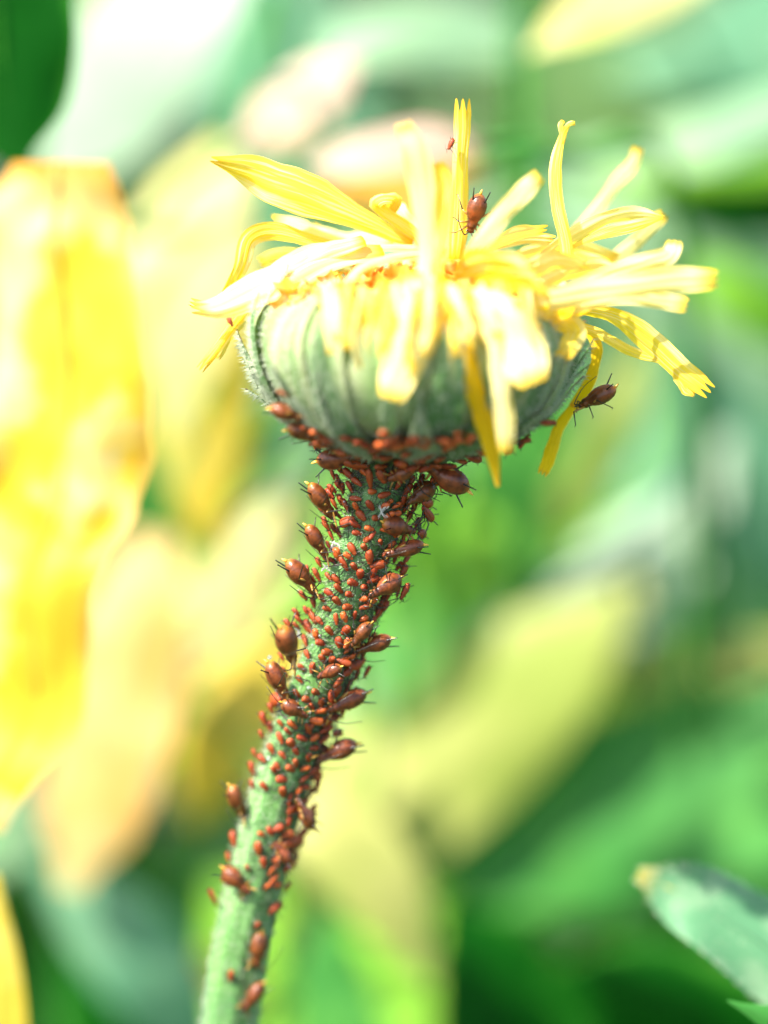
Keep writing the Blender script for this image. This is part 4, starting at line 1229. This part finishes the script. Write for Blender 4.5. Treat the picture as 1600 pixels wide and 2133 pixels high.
# nymphs: photo pixel, apparent length px, direction the head points (degrees, 0 = right, 90 = down), where
NY = [
 (701,988,20,80),(712,997,20,60),(719,981,18,90),(738,989,32,30),(714,1011,18,70),(700,1018,18,50),(696,1029,18,20),(737,1014,30,60),(722,1016,24,60),(774,997,32,90),(705,1048,32,50),(717,1041,24,60),(729,1052,28,50),(747,1039,27,5),(773,1053,15,60),(692,1071,17,40),(711,1072,16,40),(756,1074,27,50),(732,1086,28,-15),(684,1085,22,40),(783,1079,13,0),(702,1100,20,60),(714,1108,26,50),(698,1114,26,65),(747,1110,17,20),(775,1115,19,-50),(765,1123,15,-50),(790,1129,15,40),(817,1114,22,0),(675,1119,20,50),(693,1137,22,30),(738,1143,28,60),(671,1142,15,30),(770,1155,20,80),(682,1155,22,50),(799,1031,28,-15),(831,1042,34,85),(857,1018,22,90),(877,1048,28,180),(876,1070,28,185),(868,1000,24,120),
 (688,1159,30,45),(672,1171,20,50),(722,1174,33,65),(768,1161,28,80),(796,1170,28,120),(823,1179,18,140),(774,1190,28,100),(799,1198,18,120),(750,1195,16,90),(736,1213,16,20),(757,1223,16,10),(783,1225,17,150),(808,1215,16,170),(649,1189,20,50),(671,1198,33,75),(691,1200,20,30),(706,1206,22,55),(729,1237,16,20),(692,1234,24,35),(677,1245,20,40),(661,1234,15,30),(706,1251,15,60),(661,1254,22,55),(687,1267,17,30),(725,1263,15,0),(757,1262,26,165),(788,1251,22,170),(779,1271,24,170),(644,1271,20,50),(662,1286,26,40),(672,1292,20,40),(703,1288,22,85),(737,1280,15,90),(631,1290,18,50),(653,1306,28,15),(617,1316,22,20),(719,1311,18,130),(625,1303,15,40),(644,1331,20,50),(706,1336,19,80),(758,1305,28,150),(745,1322,24,160),
 (612,1334,24,30),(644,1337,22,50),(684,1356,13,0),(646,1361,19,60),(594,1367,22,30),(612,1365,20,60),(635,1389,18,60),(655,1389,20,110),(692,1374,15,90),(731,1384,24,170),(630,1413,20,60),(624,1442,17,60),(659,1439,15,30),(686,1451,28,80),(642,1455,15,30),(755,1399,26,125),(572,1474,20,60),(558,1496,26,65),(571,1513,22,50),(590,1504,20,55),(689,1494,24,170),(642,1515,20,60),(717,1399,24,150),(672,1337,15,20),(700,1420,26,130),(722,1420,26,150),(715,1460,26,160),(730,1440,20,140),(705,1480,24,150),
 (552,1530,22,55),(590,1534,26,70),(630,1534,19,20),(572,1557,22,65),(592,1569,19,50),(617,1560,19,60),(537,1568,22,30),(554,1578,22,25),(651,1555,17,170),(664,1564,26,150),(581,1592,19,60),(616,1586,17,70),(606,1597,22,30),(535,1600,24,80),(589,1619,26,8),(629,1619,20,150),(647,1602,32,165),(556,1634,24,60),(533,1632,22,95),(651,1634,28,150),(602,1660,30,100),(644,1514,22,120),(672,1517,26,160),(690,1527,30,180),(668,1536,24,150),
 (599,1707,20,100),(564,1726,19,60),(497,1747,28,35),(542,1762,28,85),(572,1756,17,120),(550,1790,20,80),(521,1803,17,80),(484,1786,22,40),(516,1685,24,100),(617,1736,42,175),(636,1706,30,150),(642,1687,26,160),(627,1670,26,150),(599,1771,26,120),(606,1788,28,140),(593,1803,26,160),
 (455,1868,32,80),(565,1888,26,160),(535,1922,18,90),(485,2025,24,100),(589,1847,20,170),(478,1835,18,60),
 (640,1650,24,160),(660,1585,20,160),(676,1500,26,150),(735,1405,22,160),(748,1350,24,150),(800,1150,26,150),(815,1162,24,160),(830,1190,26,150),(838,1165,22,170),(820,1230,26,160),(800,1240,24,150),(795,1262,22,160),(770,1290,22,150),(845,1075,24,160),(860,1090,24,170),(868,1112,22,180),(840,1020,26,150),(852,1058,26,160),(825,1010,20,120),(868,1035,26,160),(885,1020,24,170),(895,1000,26,180),
 (676,1060,18,50),(688,1095,16,50),(664,1110,16,40),(657,1205,18,60),(640,1240,16,50),(625,1275,16,50),(610,1300,16,40),(600,1345,18,60),(585,1420,16,60),(600,1400,16,60),(700,1168,14,60),(745,1092,14,40),(760,1140,14,60),(710,1225,14,60),(740,1180,14,60),(655,1275,14,50),(690,1312,14,60),(675,1370,14,70),(604,1520,15,60),(610,1545,14,60),(650,1470,16,60),(668,1460,18,80),(640,1575,14,60),(590,1645,14,80),(575,1600,14,70),
]
NYH = [
 (608,806,30,25),(637,881,20,60),(703,899,20,90),(755,897,22,60),(704,924,26,110),(736,916,26,20),(745,946,46,5),(806,881,19,80),(814,908,19,80),(835,935,21,100),(785,913,28,20),(648,872,20,30),(686,888,22,60),(810,928,24,40),
 (892,924,28,10),(913,930,20,60),(928,910,22,30),(889,942,40,20),(964,955,22,200),(1000,954,22,250),(1070,945,20,260),(1088,933,24,250),(1097,904,32,280),(1139,929,36,185),(1153,868,15,200),(1180,882,19,220),(937,963,30,200),(500,677,15,60),
 (770,905,24,40),(795,925,26,60),(850,918,24,80),(860,945,26,60),(775,935,24,60),(720,905,20,40),(668,880,20,30),(655,905,18,30),(720,940,22,60),(905,950,26,150),(925,945,22,160),(985,948,18,220),(1025,950,16,250),(800,945,26,60),(870,930,22,100),(760,925,26,20),
]
NM = [nymph_mesh(0), nymph_mesh(1), nymph_mesh(2)]
nr = random.Random(33)
placed = []


def put_nymph(px, py, L, ang, on, mass=None):
    sp, nn = surface(px, py, on)
    a = R(ang)
    din = RIGHT * math.cos(a) - UP * math.sin(a)
    Lc = max(wid(L) * 1.14, 0.070)
    tang = din - nn * din.dot(nn)
    lift = nr.uniform(0.15, 0.55)
    ax = (tang.normalized() if tang.length > 0.05 else din)
    ax = (ax - nn * lift).normalized()
    app = (ax - FWD * ax.dot(FWD)).length
    Lt = Lc / max(app, 0.6)
    if L <= 18:
        Lt = max(Lt, 0.095)
        ax = (ax - nn * 0.5).normalized()
    Lt = min(Lt, 0.21)
    Lt *= nr.uniform(0.82, 1.18)
    fat = (1.08 if L < 30 else 0.85) * nr.uniform(0.9, 1.1)
    c = sp + nn * (Lt * 0.22 + (0.075 if on == 'head' else 0.01))
    M4 = Matrix.Translation(c) @ orient(ax, nn) @ Matrix.Diagonal((Lt, Lt * fat * nr.uniform(0.98, 1.2), Lt * fat, 1))
    if mass is not None:
        mass.append((M4, NM[nr.randrange(3)]))
        return
    o = bpy.data.objects.new('aphid_nymph', NM[nr.randrange(3) if L < 26 else (1 if nr.random() < .5 else 2)])
    col.objects.link(o)
    o.matrix_world = M4
    o['category'] = 'aphid'
    o['group'] = 'small red aphid nymphs crowding the stem and head'
    placed.append((px, py, L, o))


for (px, py, L, ang) in NY:
    put_nymph(px, py, L, ang, 'stem')
for (px, py, L, ang) in NYH:
    put_nymph(px, py, L, ang, 'head')


def in_light_gap(px, py):
    return any((px - a) ** 2 + (py - b) ** 2 < (15 if py > 980 else 9) ** 2 for a, b, _, _ in placed)


def density(u, py):
    side = 0.5 + 0.5 * max(-1, min(1, u * 1.3 + 0.2))
    along = table([(890, 1.0), (1000, 0.85), (1250, 0.9), (1500, 0.75), (1700, 0.5), (1800, 0.25), (1900, 0.05), (2133, 0.0)], py)
    return along * (1.0 if py < 960 else max(0.06, side ** 3 if u > 0.3 else 0.06))


EXTRA = []
er = random.Random(5)
while len(EXTRA) < 120:
    py = er.uniform(892, 1900)
    u = er.uniform(-1.02, 1.12)
    cx, rp, d = stem_at(py)
    px = cx + u * rp
    if er.random() < density(u, py) and not in_light_gap(px, py):
        if all((px - a) ** 2 + (py - b) ** 2 > 11 ** 2 for a, b, _, _ in EXTRA):
            EXTRA.append((px, py, er.uniform(14, 27), er.gauss(60, 30) if u < 0.2 else er.gauss(155, 25)))
for k in range(46):
    a = er.uniform(-0.95, 0.95)
    EXTRA.append((830 + 190 * a, 925 + er.uniform(-34, 18) - 22 * a * a, er.uniform(16, 30), er.uniform(0, 180)))
EXTRA.sort(key=lambda e: -e[2])
room = 296 - len(placed)
mass = []
for k, (px, py, L, ang) in enumerate(EXTRA):
    put_nymph(px, py, L, ang, 'head' if py < 905 else 'stem', None if k < room else mass)
vv, ff, mi = [], [], []
for M4, me in mass:
    b = len(vv)
    vv.extend([tuple(M4 @ v.co) for v in me.vertices])
    for p in me.polygons:
        ff.append([b + i for i in p.vertices]); mi.append(p.material_index)
me = bpy.data.meshes.new('aphid_crust')
me.from_pydata(vv, [], ff)
me.materials.append(M['nymph']); me.materials.append(M['leg_dark'])
me.polygons.foreach_set('material_index', mi)
me.polygons.foreach_set('use_smooth', [True] * len(ff))
me.update()
o = link('aphid_crust', me, None, None, 'stuff')
o['label'] = 'crust of the tiniest red nymphs packed between the others on the stem'
o['category'] = 'aphids'
# two stand clear: one on a stem hair at the right, one on the upright petal
for (tp, hp, d, lab) in (((852, 1214), (834, 1250), 0.1, 'slim red nymph standing clear of the stem on the right'), ((945, 288), (934, 312), -0.02, 'small orange nymph near the top of the upright petal')):
    a, b = W(tp[0], tp[1], d), W(hp[0], hp[1], d)
    o = bpy.data.objects.new('aphid_nymph', NM[2] if tp[0] < 900 else NM[1])
    col.objects.link(o)
    L = (b - a).length
    o.matrix_world = Matrix.Translation((a + b) / 2) @ orient(b - a, RIGHT * (1 if tp[0] < 900 else -1) - FWD * .4) @ Matrix.Diagonal((L, L, L, 1))
    o['category'] = 'aphid'; o['label'] = lab; o['group'] = 'small red aphid nymphs crowding the stem and head'

ORD = ['nearest', 'second nearest', 'third nearest', 'fourth nearest', 'fifth nearest', 'sixth nearest', 'seventh nearest', 'eighth nearest', 'ninth nearest', 'tenth nearest', 'eleventh nearest', 'twelfth nearest', 'thirteenth nearest', 'fourteenth nearest', 'fifteenth nearest', 'sixteenth nearest', 'seventeenth nearest', 'eighteenth nearest', 'nineteenth nearest', 'twentieth nearest', 'next beyond the twentieth', 'farthest but two', 'farthest but one', 'farthest']
bins = {}
for px, py, L, o in placed:
    best = min(range(len(AD_POS)), key=lambda k: (AD_POS[k][0][0] - px) ** 2 + (AD_POS[k][0][1] - py) ** 2)
    (ax_, ay_), nick = AD_POS[best]
    dx, dy = px - ax_, py - ay_
    dr = ('above-' if dy < 0 else 'below-') + ('left of' if dx < 0 else 'right of')
    bins.setdefault((best, dr), []).append((math.hypot(dx, dy), o, nick, dr))
for k, lst in bins.items():
    lst.sort(key=lambda t: t[0])
    for i, (_, o, nick, dr) in enumerate(lst):
        o['label'] = f'{ORD[min(i, 23)]} red nymph {dr} the {nick}'

# ------------------------------------------------------------------ honeydew drops and cast skins
mb = MB()
mb.ball(Vector((0, 0, 0)), 1.0, 16, 10)
drop_mesh = mb.mesh('honeydew_drop', M['drop'])
for k, (px, py, r_, where) in enumerate([
        (733, 1045, 2.5, 'beside nymphs on the upper stem'), (634, 1192, 3, 'on the third adult down the left side'), (640, 1229, 2.5, 'under the third adult down the left side'),
        (663, 1325, 4, 'above its twin on the stem bend'), (663, 1341, 3, 'below its twin on the stem bend'), (589, 1381, 4, 'over the adult on the left below the bend'),
        (580, 1369, 5, 'at the left edge above the upright adult'), (648, 1429, 4.5, 'on the open green middle of the stem'), (627, 1459, 4.5, 'uppermost of three in a row'),
        (636, 1472, 4.5, 'middle one of three in a row'), (646, 1480, 4, 'lowest of three in a row'), (572, 1577, 5, 'on the left edge of the lower middle stem'), (676, 1322, 3, 'beside the pair on the stem bend')]):
    sp, nn = surface(px, py, 'stem')
    o = link('honeydew_drop', drop_mesh, None, sp + nn * 0.07)
    s_ = r_ * PXC * 0.9
    o.scale = (s_, s_, s_ * 0.9)
    o['label'] = 'tiny glistening honeydew drop ' + where
    o['category'] = 'drop'
    o['group'] = 'honeydew drops on the stem'
for k, (px, py, L, where) in enumerate([(712, 1137, 30, 'stuck to the left of the upper stem'), (793, 1067, 34, 'above the shiny adult on the right'), (698, 1180, 24, 'among nymphs below the upper skin'), (640, 1318, 30, 'left of the drops at the bend')]):
    sp, nn = surface(px, py, 'stem')
    c = sp + nn * 0.06
    rr = random.Random(k)
    mb = MB()
    for q in range(4):
        a = rr.uniform(0, 6)
        t = (RIGHT * math.cos(a) * .5 - UP * math.sin(a)).normalized()
        pts = catmull([c + t * (-0.5 * wid(L)) + nn * rr.uniform(0, .03), c + Vector((rr.gauss(0, .012), rr.gauss(0, .012), rr.gauss(0, .012))), c + t * (0.4 * wid(L)) + nn * rr.uniform(0, .05)], 8)
        mb.grid(blade_rows(pts, [0.004 + 0.010 * math.sin(PI * (i + 1) / 10) for i in range(9)], [rr.uniform(-60, 60)] * 9, [50] * 9, 5, 0, .3, k * 7 + q))
    o = build('shed_skin', mb, M['skin'], None, c)
    o['label'] = 'crumpled white cast skin of an aphid ' + where
    o['category'] = 'shed skin'
    o['group'] = 'cast aphid skins on the stem'
